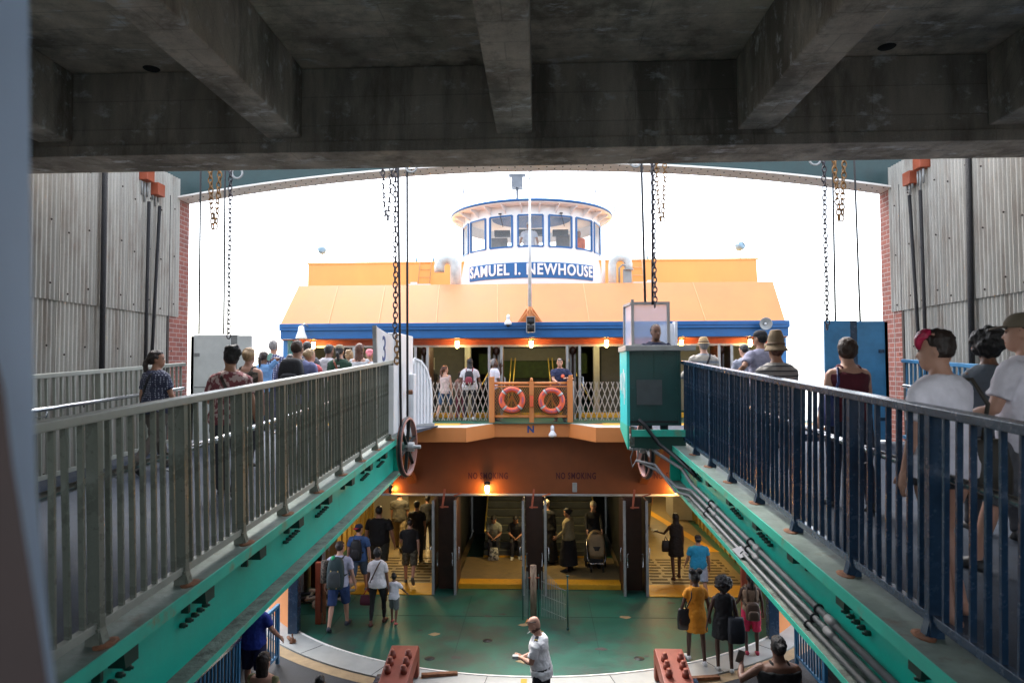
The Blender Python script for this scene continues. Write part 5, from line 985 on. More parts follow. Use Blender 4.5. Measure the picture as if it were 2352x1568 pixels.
    if hk == 'scarf':
        sc_ = MB(); sc_.smooth = True; sc_.rings([ring(hd((0,y-.012,z)), hx, hyv, w_+.014, d_+.012, 18) for z,w_,d_,y in [p_ for p_ in prof if p_[0] >= 1.65]]); sc_.ball(hd((0,-.10,1.63)), .05, 10, 7); garment(sc_, 'headscarf', tm(hair[2]), 2)
    if hr.v: garment(hr, 'hair', hmtl, 3 if hk != 'afro' else 1)
    if belt: m_ = MB(); m_.smooth = True; m_.rings([tR(z,.165*b,.115*b,-.005,.026) for z in (.985,1.02)]); m_.v = [tuple(V(p)*k) for p in m_.v]; m_.build('belt', m_black, root)
    fr = Matrix.Rotation(face,3,'Z')
    wp = lambda p: Vector(loc) + fr@((tr(V(p)))*k)      # a point in the torso frame, in the world
    return dict(root=root, wp=wp, k=k, U=U, fr=fr, AR=[(Vector(loc)+fr@(a*k), Vector(loc)+fr@(e*k), Vector(loc)+fr@(w_*k)) for a,e,w_ in AR], hd=lambda p: Vector(loc)+fr@(hd(p)*k), tor=tor)
def bake_people():
    bpy.context.view_layer.update(); dg = bpy.context.evaluated_depsgraph_get()
    res = [(o, bpy.data.meshes.new_from_object(o.evaluated_get(dg)), hm) for o, hm in PEND]
    for o, me, hm in res:
        o.modifiers.clear(); b_ = bmesh.new(); b_.from_mesh(me); h2 = hm.mesh('h', []); b_.from_mesh(h2)
        for f in b_.faces: f.smooth = True
        b_.to_mesh(me); b_.free(); bpy.data.meshes.remove(h2); o.data = me
# things people carry
def backpack(p, lab, mt, mt2, hgt=.46, wd=.30, dp=.20, z0=.98, extra=None):
    wp = p['wp']; yb = -.11*1.0-.03; r_ = empty('backpack', wp((0,yb-dp/2,z0)), lab, 'backpack'); m_ = MB(); m_.smooth = True
    prof = [(0,.75,.7),(.04,.95,.9),(.3,1.,1.),(.6,.97,.95),(.85,.85,.8),(.97,.6,.55),(1.,.2,.2)]; fx, fy = p['fr']@(p['U']@Vector((1,0,0))), p['fr']@(p['U']@Vector((0,1,0)))
    def R_(t, a, c, dy=0, hw=wd, hd_=dp): return [wp((hw/2*a*sg(math.cos(q))*abs(math.cos(q))**.6, yb-dp/2+dy+hd_/2*c*sg(math.sin(q))*abs(math.sin(q))**.6, z0+hgt*t)) for q in [2*math.pi*i/18 for i in range(18)]]
    sg = lambda v: 1 if v >= 0 else -1
    m_.rings([R_(*t) for t in prof]); part(m_, 'main_bag', mt, r_)
    m_ = MB(); m_.smooth = True; m_.rings([R_(.08+.5*t,a,c,-dp*.5,wd*.78,.10) for t,a,c in prof]); part(m_, 'front_pocket', mt2, r_)
    m_ = MB()
    for s_ in (-1,1): m_.tube([wp((s_*.08,yb+.02,z0+hgt*.92)), wp((s_*.09,-.09,1.44)), wp((s_*.10,.0,1.475)), wp((s_*.115,.10,1.41)), wp((s_*.15,.115,1.25)), wp((s_*.175,.0,1.12)), wp((s_*.12,yb,1.08))], .021, 8)
    part(m_, 'strap', mt2, r_)
    if extra: extra(p, r_, wp, yb, z0, hgt, wd, dp)
    return r_
def xstrap(p, s_, mt, lab, z0=.98):     # band across the back from one shoulder to the other hip
    wp = p['wp']; tor = p['tor']
    pts = []
    for i in range(9):
        t = i/8; x = -s_*(.08-.25*t)*-1; x = s_*(.09-.24*t); z = 1.47-(1.47-z0)*t; d_ = [q for q in tor if q[0] <= max(z,.85)][-1]; hw, hdp = d_[1]+.03, d_[2]+.032; xx = max(-hw*.97,min(hw*.97,x)); pts.append(wp((xx, -hdp*math.sqrt(max(.02,1-(xx/hw)**2)) if t > 0 else -.07, z)))
    o = MB(); 
    for a, b_ in zip(pts, pts[1:]): o.bar(a, b_, .03, .008, p['fr']@Vector((0,1,0)))
    o = o.build('bag_strap', mt); tag(o, lab, 'strap'); return o
def tote(p, c, lab, mt, w_=.30, h=.28, d=.12, strap=None, strapmat=None, face=0., name='handbag'):
    r_ = empty(name, c, lab, 'bag'); m_ = MB(); m_.smooth = True; c = Vector(c); f = Matrix.Rotation(face,3,'Z')
    sg = lambda v: 1 if v >= 0 else -1
    m_.rings([[c + f@Vector((w_/2*a*sg(math.cos(q))*abs(math.cos(q))**.6, d/2*b_*sg(math.sin(q))*abs(math.sin(q))**.6, h*t)) for q in [2*math.pi*i/16 for i in range(16)]] for t,a,b_ in ((0,.8,.7),(.05,1,1),(.5,1.03,1.05),(.9,.9,.6),(1.,.85,.4))]); part(m_, 'pouch', mt, r_)
    if strap: m2 = MB().tube(strap, .012, 6); part(m2, 'strap', strapmat or mt, r_)
    return r_
def rampz(y): return zramp(y)-.012 if y < 11.1 else 4.62-(y-11.1)*.058
for s_, x0, x1 in ((-1,-5.3,-2.25),(1,2.3,5.5)):
    m_ = MB(); m_.prism([(x0,11.22,4.62),(x0,16.4,4.325),(x0,16.4,4.31),(x0,11.22,4.5)], (x1-x0,0,0)); o = m_.build('apron_plate', m_asph); tag(o, f'dark steel apron bridging the {"left" if s_<0 else "right"} ramp to the ferry deck', 'apron')
def up(label, u_, v_, Y, hat=0., **k):          # someone on a ramp or apron, by where the head shows
    p = W(u_, v_, Y=Y); z = rampz(Y); h = (p.z-z)/(1+hat/1.75); k.setdefault('legs', ((.18,.08),(-.16,.12)))
    return person(label, (p.x, Y, z), h=max(1.2,h), **k)
def deck(label, u_, v_, Y, hat=0., z=UZ+.01, **k):
    p = W(u_, v_, Y=Y); return person(label, (p.x, Y, z), h=(p.z-z)/(1+hat/1.75), **k)
def low(label, uf, vf, ut, vt, hat=0., z=.0, **k):
    f_ = W(uf, vf, Z=z); t = W(ut, vt, Y=f_.y); return person(label, ((f_.x+t.x)/2, f_.y, z), h=(t.z-z)/(1+hat/1.75), **k)
walkA, walkB, stand = ((.38,.10),(-.30,.45)), ((-.30,.40),(.36,.10)), ((.05,.05),(-.03,.05))
# left ramp
dots = pattern('navy_dots', 'dots', (.03,.035,.07), (.35,.37,.45), 38); flor = pattern('floral_print', 'noise', (.20,.05,.06), (.50,.36,.34), 22); camo = pattern('dark_print', 'noise', (.06,.05,.04), (.18,.14,.11), 22)
plaid = pattern('plaid_shirt', 'plaid', (.02,.03,.10), (.40,.42,.50), 7); stripe = pattern('grey_striped', 'stripes', (.30,.28,.26), (.05,.05,.06), 6)
p = up('woman in navy dotted blouse with a ponytail, head turned right, by the left railing', 360, 797, 8.2, fem=True, b=1.22, face=-.35, head=(-.9,0), hair=('ponytail','dbrown'), skin='tan', top=('tee',dots), bot=('trousers',(.10,.085,.07)), legs=walkA, arms=((-.1,.22,.3),(.2,.2,.3)))
xstrap(p, 1, m_cord, 'thin black bag strap across the navy dotted blouse')
p = up('woman in pink floral top with short dark hair, hand raised at her side', 530, 796, 6.9, fem=True, b=1.25, face=.15, head=(.55,-.05), hair=('messy','black'), skin='tan', top=('tee',flor), bot=('trousers',(.03,.03,.04)), arms=((.15,.3,1.3,-.1),(.0,.25,.2)))
xstrap(p, -1, M('brown_strap', (.03,.015,.012), .5), 'broad dark strap across the pink floral top')
up('blonde woman in a sleeveless dark patterned top beside the floral top', 572, 797, 8.6, fem=True, b=1.15, face=-.1, hair=('bun','blond'), skin='light', top=('tank',camo), bot=('trousers',(.04,.04,.05)), arms=((.0,.15,.1),(-.15,.2,.2)))
p = up('woman in light blue tee holding a phone to her ear', 605, 806, 13.2, fem=True, b=1.15, face=-.1, head=(-.2,-.15), hair=('ponytail','dbrown'), skin='brown', top=('tee',(.16,.34,.62)), bot=('trousers',(.05,.06,.1)), hands=(None,(.13,.07,1.56)))
o = MB().obox(p['AR'][1][2]+Vector((-.01,-.03,.07)), (.075,.015,.15), Matrix.Rotation(.5,3,'Y')).build('mobile_phone', M('phone_mint', (.25,.5,.42), .3)); tag(o, 'mint green phone held to the ear of the woman in light blue', 'phone')
up('man in navy and white plaid shirt seen against the sky', 628, 780, 14.0, b=1.05, hair=('short','grey'), skin='tan', top=('tee',plaid), bot=('trousers',(.04,.05,.08)))
p = up('man in lilac blue shirt with a big black backpack at the railing', 683, 779, 8.6, b=1.25, hair=('buzz','brown'), skin='light', top=('long',(.17,.19,.36)), bot=('trousers',(.05,.05,.06)), arms=((.05,.22,.2),(.05,.22,.2)))
backpack(p, 'big black backpack worn by the man in lilac blue', M('pack_black', (.016,.017,.022), .7, bump=.5, bscale=12), M('pack_black2', (.022,.023,.03), .6, bump=.5, bscale=15), .50, .36, .17, 1.0)
up('dark haired man partly hidden behind the big black backpack', 706, 783, 12.2, hair=('short','black'), skin='brown', top=('tee',(.12,.12,.14)))
up('dark haired person low behind the lilac shoulder', 667, 813, 13.2, fem=True, hair=('bob','dbrown'), skin='tan', top=('tee',(.3,.35,.4)))
up('older woman in coral red top with greying blond bun', 712, 800, 10.4, fem=True, b=1.25, face=-.15, head=(-.5,0), hair=('bun','blond'), skin='light', top=('tee',(.50,.09,.10)), bot=('trousers',(.2,.2,.22)))
up('man in white tee leaning forward behind the green tee', 748, 789, 12.6, b=1.2, face=-.4, lean=.15, hair=('short','black'), skin='brown', top=('tee',(.46,.45,.47)))
p = up('woman in dark green tee wearing a khaki cap over a dark ponytail', 780, 788, 11.9, hat=.02, fem=True, b=1.2, hair=('cappony','black',(.22,.18,.12)), skin='tan', top=('tee',(.012,.045,.025)))
xstrap(p, -1, M('rust_strap', (.22,.06,.03), .5), 'rust red strap across the dark green tee')
m_ = MB()
for w_, z_ in ((.05,1.335),(.17,1.27),(.03,1.23),(.26,1.19)):
    n = max(2,int(w_/.022))
    for i in range(n): x = -w_/2 + w_*(i+.5)/n; c = p['wp']((x+.03,-.175,z_)); m_.obox(c, (.013,.004,.017 if w_ != .05 else .026))
o = m_.build('shirt_print', m_text_white); o.parent = p['root']; o.location = Matrix.Rotation(0,3,'Z')@(-Vector(p['root'].location))
up('blond curly haired person between the khaki cap and the long dark hair', 803, 805, 13.6, fem=True, hair=('messy','blond'), skin='light', top=('tee',(.5,.5,.5)))
up('woman in white sleeveless top with long dark brown hair', 826, 788, 13.0, fem=True, hair=('long','auburn',.34), skin='light', top=('sleeveless',(.55,.55,.57)), b=1.05)
up('person in pink head wrap and white top beside the wing gate', 849, 800, 14.2, fem=True, face=.2, hair=('scarf',None,(.75,.22,.26)), skin='tan', top=('tee',(.6,.6,.62)))
# right ramp
p = up('young woman with red dyed undercut hair in a white tee, nearest on the right ramp', 2155, 752, 4.05, fem=True, b=1.12, face=.35, head=(.55,-.08), hair=('undercut','dbrown'), skin='light', top=('tee',(.80,.76,.82)), bot=('skirt',(.012,.012,.016),.62), shoes=None, legs=((-.10,.10),(.22,.45)), arms=((.05,.12,.25),(.3,.22,.7)), vox=.009)
tote(p, p['wp']((.30,-.02,.72)), 'dark brown shoulder bag of the red haired woman', M('bag_dark', (.035,.028,.02), .6), .30, .34, .16, [p['wp']((.30,-.02,1.02)), p['wp']((.22,-.13,1.30)), p['wp']((.15,-.09,1.45)), p['wp']((.15,.07,1.44)), p['wp']((.26,.10,1.2)), p['wp']((.30,.03,1.02))])
p = up('man in white tee with a brown cap and dark strap at the right edge', 2352, 702, 4.7, b=1.15, face=.55, head=(.35,0), hair=('cap','brown',(.16,.13,.09),(.2,.17,.13)), skin='light', top=('tee',(.72,.68,.74)), bot=('shorts',(.10,.10,.11)), legs=walkA, arms=((.3,.2,.9,.2),(.1,.2,.2)), vox=.010)
xstrap(p, 1, m_cord, 'black bag strap across the white tee at the right edge')
p = up('person with a fluffy black hair behind the red haired woman', 2268, 762, 5.7, fem=True, b=1.05, face=-.2, hair=('afro','black',.135), skin='brown', top=('tee',(.12,.14,.17)), bot=('trousers',(.05,.05,.06)))
o = MB().lathe([(0,.0),(.13,.0),(.15,.03),(.10,.10),(0,.12)], (p['root'].location.x+.12,5.2,5.18), (-.4,-1,.3), 20).build('sun_hat', M('hat_offwhite', (.45,.42,.38), .8)); tag(o, 'pale sun hat carried behind the white tee of the red haired woman', 'hat')
p = up('woman in maroon tank top with short brown blond hair facing the blue panel', 1945, 774, 6.5, fem=True, b=1.22, face=.05, hair=('bob','brown'), skin='light', top=('tank',(.10,.012,.022)), bot=('trousers',(.02,.025,.05)), arms=((-.05,.25,.3),(.25,.25,.6)))
tote(p, p['wp']((-.21,.0,.86)), 'navy blue shoulder bag beside the maroon tank top', M('bag_navy', (.03,.045,.17), .5), .12, .30, .26, [p['wp']((-.20,-.08,1.14)), p['wp']((-.16,-.13,1.3)), p['wp']((-.13,-.06,1.45)), p['wp']((-.13,.06,1.44)), p['wp']((-.19,.1,1.14))])
p = up('woman in grey wrap top wearing a tall tan sun hat', 1782, 757, 7.3, hat=.10, fem=True, b=1.3, face=.15, hair=('hat','auburn',(.24,.17,.10),.17,.045,.05), skin='tan', top=('tee',stripe), bot=('trousers',(.08,.08,.08)))
p = up('tall man in lilac grey tee and dark cap with his hand on the right railing', 1746, 754, 9.9, hat=.02, face=.35, head=(.3,0), b=1.05, hair=('cap','black',(.02,.02,.025),(.25,.25,.27)), skin='tan', top=('tee',(.33,.32,.42)), bot=('trousers',(.1,.1,.12)), hands=((-.36,.12,1.08),None))
up('man in heather grey tee with short dark hair looking down', 1711, 789, 12.8, b=1.08, face=.15, head=(.4,-.35), hair=('short','black'), skin='light', top=('tee',(.26,.27,.33)), arms=((.2,.2,.8),(.2,.2,.6)))
p = up('man in straw hat and loose cream printed shirt by the booth', 1616, 767, 11.9, hat=.08, b=1.15, face=.1, hair=('hat','grey',(.42,.28,.14),.10,.05,.0), skin='light', top=('long',pattern('cream_print','stripes',(.42,.38,.32),(.20,.22,.25),2.2)), arms=((.35,.35,.7),(.05,.2,.2)))
xstrap(p, 1, m_cord, 'black strap across the loose cream shirt')
deck('dark haired person in black seated inside the right doorway', 1688, 829, 18.6, fem=True, face=.3, z=UZ-.05, hair=('short','black'), skin='brown', top=('tee',(.02,.02,.02)))
# booth
p = W(1503,746,Y=10.55)
p = person('man in dark navy polo inside the teal booth looking at the camera', (p.x+.02,10.62,4.66), h=p.z-4.66+.02, b=1.15, face=math.pi, lean=.12, head=(.15,.05), hair=('buzz','black'), skin='brown', top=('tee',(.012,.014,.04)), bot=('trousers',(.02,.02,.03)), arms=((.45,.2,.5),(.45,.2,.5)), legs=stand, vox=.009)
o = MB().lathe([(0,.004),(.045,.004),(.045,0)], p['wp']((-.08,.152,1.26)), (0,-1,.2), 16).build('badge', m_ring); tag(o, 'round red badge on the navy polo in the booth', 'badge'); o.parent = None
# upper deck
p = deck('woman in pale pink sleeveless blouse and denim shorts walking onto the upper deck', 1022, 836, 18.35, fem=True, b=1.0, face=-.25, head=(-.8,0), hair=('ponytail','auburn'), skin='light', top=('sleeveless',(.55,.42,.40)), bot=('shorts',(.03,.07,.14)), shoes=(.2,.12,.08), legs=walkB, arms=((.3,.3,.6),(.0,.2,.1)))
tote(p, p['wp']((-.25,.05,.85)), 'black shoulder bag of the woman in pale pink', M('bag_black', (.014,.014,.016), .5), .12, .3, .25, [p['wp']((-.22,0,1.12)), p['wp']((-.15,-.1,1.43)), p['wp']((-.15,.05,1.45)), p['wp']((-.24,.08,1.12))])
p = deck('woman in white tee with long dark hair and a red and black backpack', 1079, 822, 18.3, fem=True, b=1.15, face=0, head=(.2,-.1), hair=('long','black',.22), skin='brown', top=('tee',(.60,.59,.62)), bot=('leggings',(.02,.02,.025)), shoes=(.6,.6,.62), legs=((.1,.1),(-.1,.2)), arms=((.05,.35,.3),(.05,.35,.3)))
backpack(p, 'small black and red backpack on the white tee', M('pack_bk', (.02,.018,.022), .6, bump=.4), M('pack_red', (.22,.02,.04), .6, bump=.4), .40, .26, .14, 1.0)
deck('shorter person with dark hair in front of the white tee on the upper deck', 1058, 852, 18.9, fem=True, hair=('long','dbrown',.25), skin='tan', top=('tee',(.25,.15,.13)), bot=('trousers',(.15,.03,.05)))
deck('dark figure inside the doorway left of the pale pink blouse', 990, 833, 20.3, fem=True, hair=('bun','black'), skin='dark', top=('tee',(.012,.012,.014)), bot=('trousers',(.012,.012,.014)))
p = deck('uniformed crewman in white shirt raising a handset to his mouth', 1136, 823, 18.15, face=-1.1, head=(-.15,.25), hair=('buzz','grey'), skin='dark', top=('tee',(.60,.61,.70)), bot=('trousers',(.02,.02,.03)), hands=((-.02,.19,1.50),None), legs=stand)
o = MB().obox(p['AR'][0][2]+Vector((.01,0,.06)), (.05,.05,.12)).tube([p['AR'][0][2]+Vector((.02,0,.12)),p['AR'][0][2]+Vector((.02,0,.22))],.008,6).build('radio_handset', m_black); tag(o, 'black radio handset in the hand of the white shirted crewman', 'radio')
p = deck('crewman in navy polo with sunglasses on his head leaning on the orange gate', 1286, 822, 17.95, b=1.15, face=math.pi-.1, lean=.10, head=(.1,0), hair=('buzz','black'), skin='light', top=('tee',(.022,.028,.075)), bot=('trousers',(.02,.02,.03)), hands=((-.22,.33,1.20),(.05,.40,1.08)), legs=stand, vox=.010)
o = MB().lathe([(0,.004),(.05,.004),(.05,0)], p['wp']((-.09,.16,1.27)), (0,-1,.2), 16).build('badge', m_ring); tag(o, 'round red badge on the navy polo at the orange gate', 'badge')
m_ = MB(); hd = p['hd']
for s_ in (-1,1): m_.lathe([(0,.004),(.024,.003),(.026,0)], hd((s_*.033,.088,1.715)), (0,-.8,.5), 12)
m_.tube([hd((-.06,.07,1.715)), hd((-.085,-.02,1.70))], .004, 5).tube([hd((.06,.07,1.715)), hd((.085,-.02,1.70))], .004, 5); o = m_.build('sunglasses', m_black); tag(o, 'dark sunglasses pushed up on the head of the leaning crewman', 'glasses')
# pilothouse
person('captain in white shirt with dark shoulder boards behind the middle pilothouse window', (PC[0]-.06,22.75,8.86), h=1.72, b=1.1, face=math.pi, lean=.1, hair=('cap','grey',(.5,.5,.5),(.02,.02,.02)), skin='tan', top=('tee',(.6,.6,.66)), arms=((.4,.3,.2),(.4,.3,.2)))
p = W(1333,530,Y=23.7); person('figure in bright orange at the right front pilothouse window', (p.x-.05,23.7,8.86), h=p.z-8.86, b=1.15, face=math.pi-.6, hair=('none',None), skin='tan', top=('jacket',(.8,.16,.06)), bot=('trousers',(.6,.14,.06)))
# lower deck
p = low('hiker in white tee and blue shorts bowed under a huge grey green backpack', 776, 1441, 781, 1241, b=1.05, face=.0, head=(-.35,0), lean=.12, hair=('short','dbrown'), skin='light', top=('tee',(.45,.45,.58)), bot=('shorts',(.02,.045,.14)), shoes=(.03,.035,.05), legs=((-.22,.25),(.28,.10)), arms=((.0,.25,.3),(.0,.28,.4)))
def ex(p_, r_, wp, yb, z0, hgt, wd, dp):
    m_ = MB()
    for s_, x in ((0,-.08),(0,.06)): m_.tube([wp((x,yb-dp*1.02,z0+.02)), wp((x+.02,yb-dp*1.05,z0+hgt*.6))], .014, 6)
    part(m_, 'tan_strap', M('tan_strap', (.35,.25,.10), .7), r_); part(MB().ball(wp((-.05,yb-dp*.7,z0+hgt*.97)), .05, 10, 6), 'green_patch', M('patch_green', (.02,.45,.18), .5), r_); part(MB().tube([wp((-.26,yb-.02,z0+.1)), wp((-.24,yb-.02,z0+hgt*.85))], [.08,.10], 10), 'side_roll', camo, r_)
backpack(p, 'huge grey green hiking backpack with tan straps', M('pack_teal', (.025,.05,.055), .7, bump=.6, bscale=9), M('pack_grey', (.05,.06,.065), .7, bump=.6), .62, .34, .24, .86, ex)
p = low('man in blue tee with a red and navy cap worn backwards and a black backpack', 826, 1362, 822, 1197, hat=.02, b=1.15, face=-.05, head=(-.4,0), hair=('cap','black',(.02,.025,.07),(.55,.02,.05),'back'), skin='light', top=('tee',(.045,.10,.25)), bot=('shorts',(.07,.11,.17)), shoes=(.2,.22,.22), legs=walkB, arms=((.0,.22,.2),(-.1,.25,.15)))
backpack(p, 'black backpack on the blue tee of the man in the cap', M('pack_bk2', (.013,.013,.016), .6, bump=.4), M('pack_bk3', (.02,.02,.024), .6, bump=.4), .50, .28, .16, .92)
low('big man in black tee and dark shorts walking in the left doorway', 868, 1330, 873, 1156, b=1.4, face=-.1, hair=('buzz','black'), skin='tan', top=('tee',(.010,.010,.011)), bot=('shorts',(.045,.045,.035)), legs=walkA, arms=((.0,.25,.1),(.05,.3,.1)))
low('man in black tee and camouflage shorts stepping over the yellow threshold', 940, 1339, 943, 1189, b=1.12, face=.1, hair=('buzz','dbrown'), skin='light', top=('tee',(.012,.012,.013)), bot=('shorts',pattern('camo_shorts','noise',(.06,.055,.035),(.12,.11,.075),14)), shoes=(.10,.10,.10), legs=((.15,.05),(-.42,.55)), arms=((.3,.2,.7),(-.15,.15,.1)))
low('person in khaki trousers deep inside the left corridor', 918, 1262, 918, 1120, b=1.15, hair=('short','black'), skin='tan', top=('tee',(.05,.045,.035)), bot=('trousers',(.20,.15,.08)), legs=walkA)
low('dark figure with cap deep in the left corridor behind the camouflage shorts', 957, 1290, 958, 1150, b=1.1, hair=('cap','black',(.03,.03,.03)), skin='tan', top=('tee',(.010,.010,.010)), bot=('trousers',(.012,.012,.012)))
low('dark figure at the far left corridor beside the brown door', 982, 1262, 982, 1135, hair=('short','black'), skin='brown', top=('tee',(.014,.014,.014)), bot=('trousers',(.014,.014,.014)))
p = low('woman in loose white tee and black leggings holding a red tote', 866, 1432, 869, 1255, fem=True, b=1.05, face=-.05, head=(-.1,0), hair=('bob','black'), skin='brown', top=('tee',(.75,.72,.74)), bot=('leggings',(.012,.011,.012)), shoes=(.09,.03,.02), legs=((-.12,.12),(.25,.15)), arms=((.0,.18,.15),(-.02,.2,.1)))
c = p['AR'][0][2]; tote(p, c+Vector((-.03,-.02,-.42)), 'red and navy tote bag in the left hand of the woman in white', M('bag_rednavy', (.10,.012,.03), .6), .30, .22, .12, [c+Vector((-.10,0,-.2)), c+Vector((-.02,0,-.06)), c+Vector((.0,0,-.06)), c+Vector((.06,0,-.2))], M('bag_red', (.5,.02,.05), .6), name='tote_bag')
xstrap(p, 1, M('thin_brown', (.12,.07,.05), .6), 'thin strap across the loose white tee')
low('small child in white tee and grey shorts beside the woman in white', 905, 1430, 905, 1315, b=1.0, face=-.15, head=(.2,0), hair=('messy','black'), skin='brown', top=('tee',(.78,.78,.84)), bot=('shorts',(.12,.14,.14)), shoes=(.45,.10,.10), legs=((.2,.15),(-.1,.15)), arms=((.05,.3,.2),(.35,.5,.4)))
for u_, v_, lab, tc in ((1135,1186,'person in grey tee sitting bent over on the left stairs',(.28,.28,.22)),(1185,1188,'person in black sitting beside the stair divider',(.02,.02,.025))):
    q = W(u_, v_, Y=20.55); person(lab, (q.x,20.62,.12), h=1.66, face=math.pi, sit=True, lean=.45, head=(0,-.3), hair=('short','black'), skin='tan', top=('tee',tc), bot=('trousers',(.02,.02,.03)), shoes=(.6,.6,.55), legs=((1.45,1.5),(1.40,1.45)), hands=((-.05,.38,.98),(.05,.38,.98)))
q = W(1135,1275,Y=20.1); r_ = tote(None, (q.x,20.05,.125), 'patterned white bag on the floor between the feet of the seated person in grey', pattern('white_bag','noise',(.45,.43,.35),(.1,.1,.09),14), .26, .36, .16, name='floor_bag')
low('tall person in black coat and pale headscarf by the stairs', 1255, 1292, 1257, 1146, fem=True, b=1.3, face=-.5, hair=('scarf',None,(.50,.44,.33)), skin='light', top=('jacket',(.010,.010,.012)), bot=('skirt',(.010,.010,.012),.1), z=.12, legs=stand)
p = low('woman in khaki jacket and long black skirt standing sideways near the stairs', 1308, 1310, 1303, 1166, fem=True, b=1.25, face=1.3, head=(.0,-.2), hair=('bun','black'), skin='tan', top=('jacket',(.27,.22,.12)), bot=('skirt',(.010,.010,.012),.18), z=.12, legs=stand, arms=((.3,.1,.6),(.0,.1,.1)))
o = tote(p, p['AR'][1][2]+Vector((.05,.05,-.5)), 'dark carrier bag behind the khaki jacket', M('bag_carrier', (.03,.032,.03), .4), .30, .44, .16, name='carrier_bag')
p = low('woman in black with a cream headscarf pushing a pushchair', 1362, 1300, 1364, 1150, fem=True, b=1.12, face=math.pi, hair=('scarf',None,(.55,.50,.36)), skin='light', top=('jacket',(.010,.010,.012)), bot=('skirt',(.010,.010,.012),.15), z=.12, legs=stand, hands=((-.20,.42,1.06),(.20,.42,1.06)))
# pushchair
q = W(1371,1312,Z=.12); ps = empty('pushchair', (q.x,q.y,.12), 'beige hooded pushchair with chrome frame in the middle doorway', 'pushchair'); x, y, z = q.x, q.y, .12
cn = MB(); cn.smooth = True; cn.rings([[Vector((x+.23*math.cos(a)*(1 if abs(math.cos(a))<.95 else 1), y+.10+.42*t, z+.70+.10*t+ .36*math.sin(a)*(1-.25*t))) for a in [math.pi*i/14 for i in range(15)]] for t in (0,.25,.6,.9,1.0)], False)
o = cn.build('hood', M('pram_beige', (.36,.26,.15), .7, bump=.4)); o.parent = ps; o.location = -Vector(ps.location); sd_ = o.modifiers.new('solid','SOLIDIFY'); sd_.thickness = .015
m_ = MB(); m_.smooth = True; m_.rings([[Vector((x+a*.21*math.cos(q_), yy+.04*math.sin(q_), zz+.02*math.sin(q_))) for q_ in [2*math.pi*i/12 for i in range(12)]] for a, yy, zz in ((.80,y+.12,z+1.00),(.98,y+.06,z+.88),(1.0,y+.02,z+.72),(1.05,y+.0,z+.60),(1.0,y-.02,z+.5),(.9,y+.04,z+.36))]); part(m_, 'front_apron', M('pram_beige', (.36,.26,.15)), ps)
m_ = MB(); m_.smooth = True; m_.rings([ring(Vector((x,y+.22,z+zz)), Vector((1,0,0)), Vector((0,1,0)), a, b_, 14) for zz,a,b_ in ((.36,.17,.2),(.5,.21,.26),(.68,.22,.28))]); part(m_, 'seat', M('pram_black', (.015,.015,.017), .7), ps)
m_ = MB()
for s_ in (-1,1): m_.tube([(x+s_*.24,y+.62,z+1.03),(x+s_*.25,y+.3,z+.62),(x+s_*.25,y+.02,z+.34),(x+s_*.16,y-.06,z+.18)],.013,8).tube([(x+s_*.25,y+.25,z+.55),(x+s_*.25,y+.50,z+.15)],.012,8)
m_.tube([(x-.24,y+.62,z+1.03),(x+.24,y+.62,z+1.03)],.015,8).tube([(x-.25,y+.02,z+.34),(x-.18,y-.03,z+.22),(x+.18,y-.03,z+.22),(x+.25,y+.02,z+.34)],.014,8).tube([(x-.25,y+.5,z+.15),(x+.25,y+.5,z+.15)],.012,8); part(m_, 'frame', m_steel, ps)
for sx_, yy, r_ in ((-.16,y-.08,.085),(.16,y-.08,.085),(-.27,y+.5,.13),(.27,y+.5,.13)): part(MB().torus((x+sx_,yy,z+r_+.003),r_-.02,.022,(1,0,0),22,8), 'wheel', m_black, ps)
part(MB().box(x-.18,x+.18,y+.02,y+.4,z+.24,z+.34), 'basket', M('pram_black', (.015,.015,.017)), ps)
low('person in black top and khaki trousers walking inside the right corridor', 1483, 1212, 1483, 1085, hair=('short','black'), skin='tan', top=('tee',(.02,.025,.05)), bot=('trousers',(.17,.13,.07)), legs=walkB)
p = low('woman in short black dress with very long black hair holding out a phone', 1553, 1328, 1552, 1177, fem=True, b=1.0, face=.1, hair=('long','black',.52), skin='dark', top=('dress',(.010,.010,.015),.62), bot=('none',), shoes=(.08,.03,.02), legs=((-.12,.1),(.2,.15)), arms=((.55,.45,1.0,-.1),(.0,.12,.1)))
c = p['AR'][0][2]; o = MB().obox(c+Vector((-.06,.06,.03)), (.16,.08,.012)).build('mobile_phone', m_black); tag(o, 'dark phone held out flat by the woman in the short black dress', 'phone')
tote(p, p['wp']((-.24,.06,.72)), 'black handbag on the arm of the woman with very long hair', M('bag_black'), .26, .30, .12, [p['wp']((-.30,.06,1.0)), p['wp']((-.26,.10,1.12)), p['wp']((-.20,.06,1.0))])
low('man in turquoise shirt, pale shorts and dark cap', 1605, 1372, 1603, 1222, hat=.02, b=1.25, face=.05, hair=('cap','black',(.015,.015,.018),(.05,.05,.05),'back'), skin='tan', top=('tee',(.02,.27,.46)), bot=('shorts',(.38,.42,.50)), shoes=(.2,.2,.2), legs=walkA, arms=((.15,.25,.4),(.0,.25,.15)))
def hold(p_, side, T):
    return None
p = low('woman in orange yellow dress with two hair buns holding her friend by the hand', 1597, 1520, 1600, 1303, hat=.06, fem=True, b=1.05, face=.05, hair=('buns','black'), skin='dark', top=('dress',(.62,.24,.015),.62,1), bot=('none',), shoes=(.55,.55,.55), legs=((.22,.10),(-.12,.12)), arms=((-.10,.35,.25),(.05,.28,.1)))
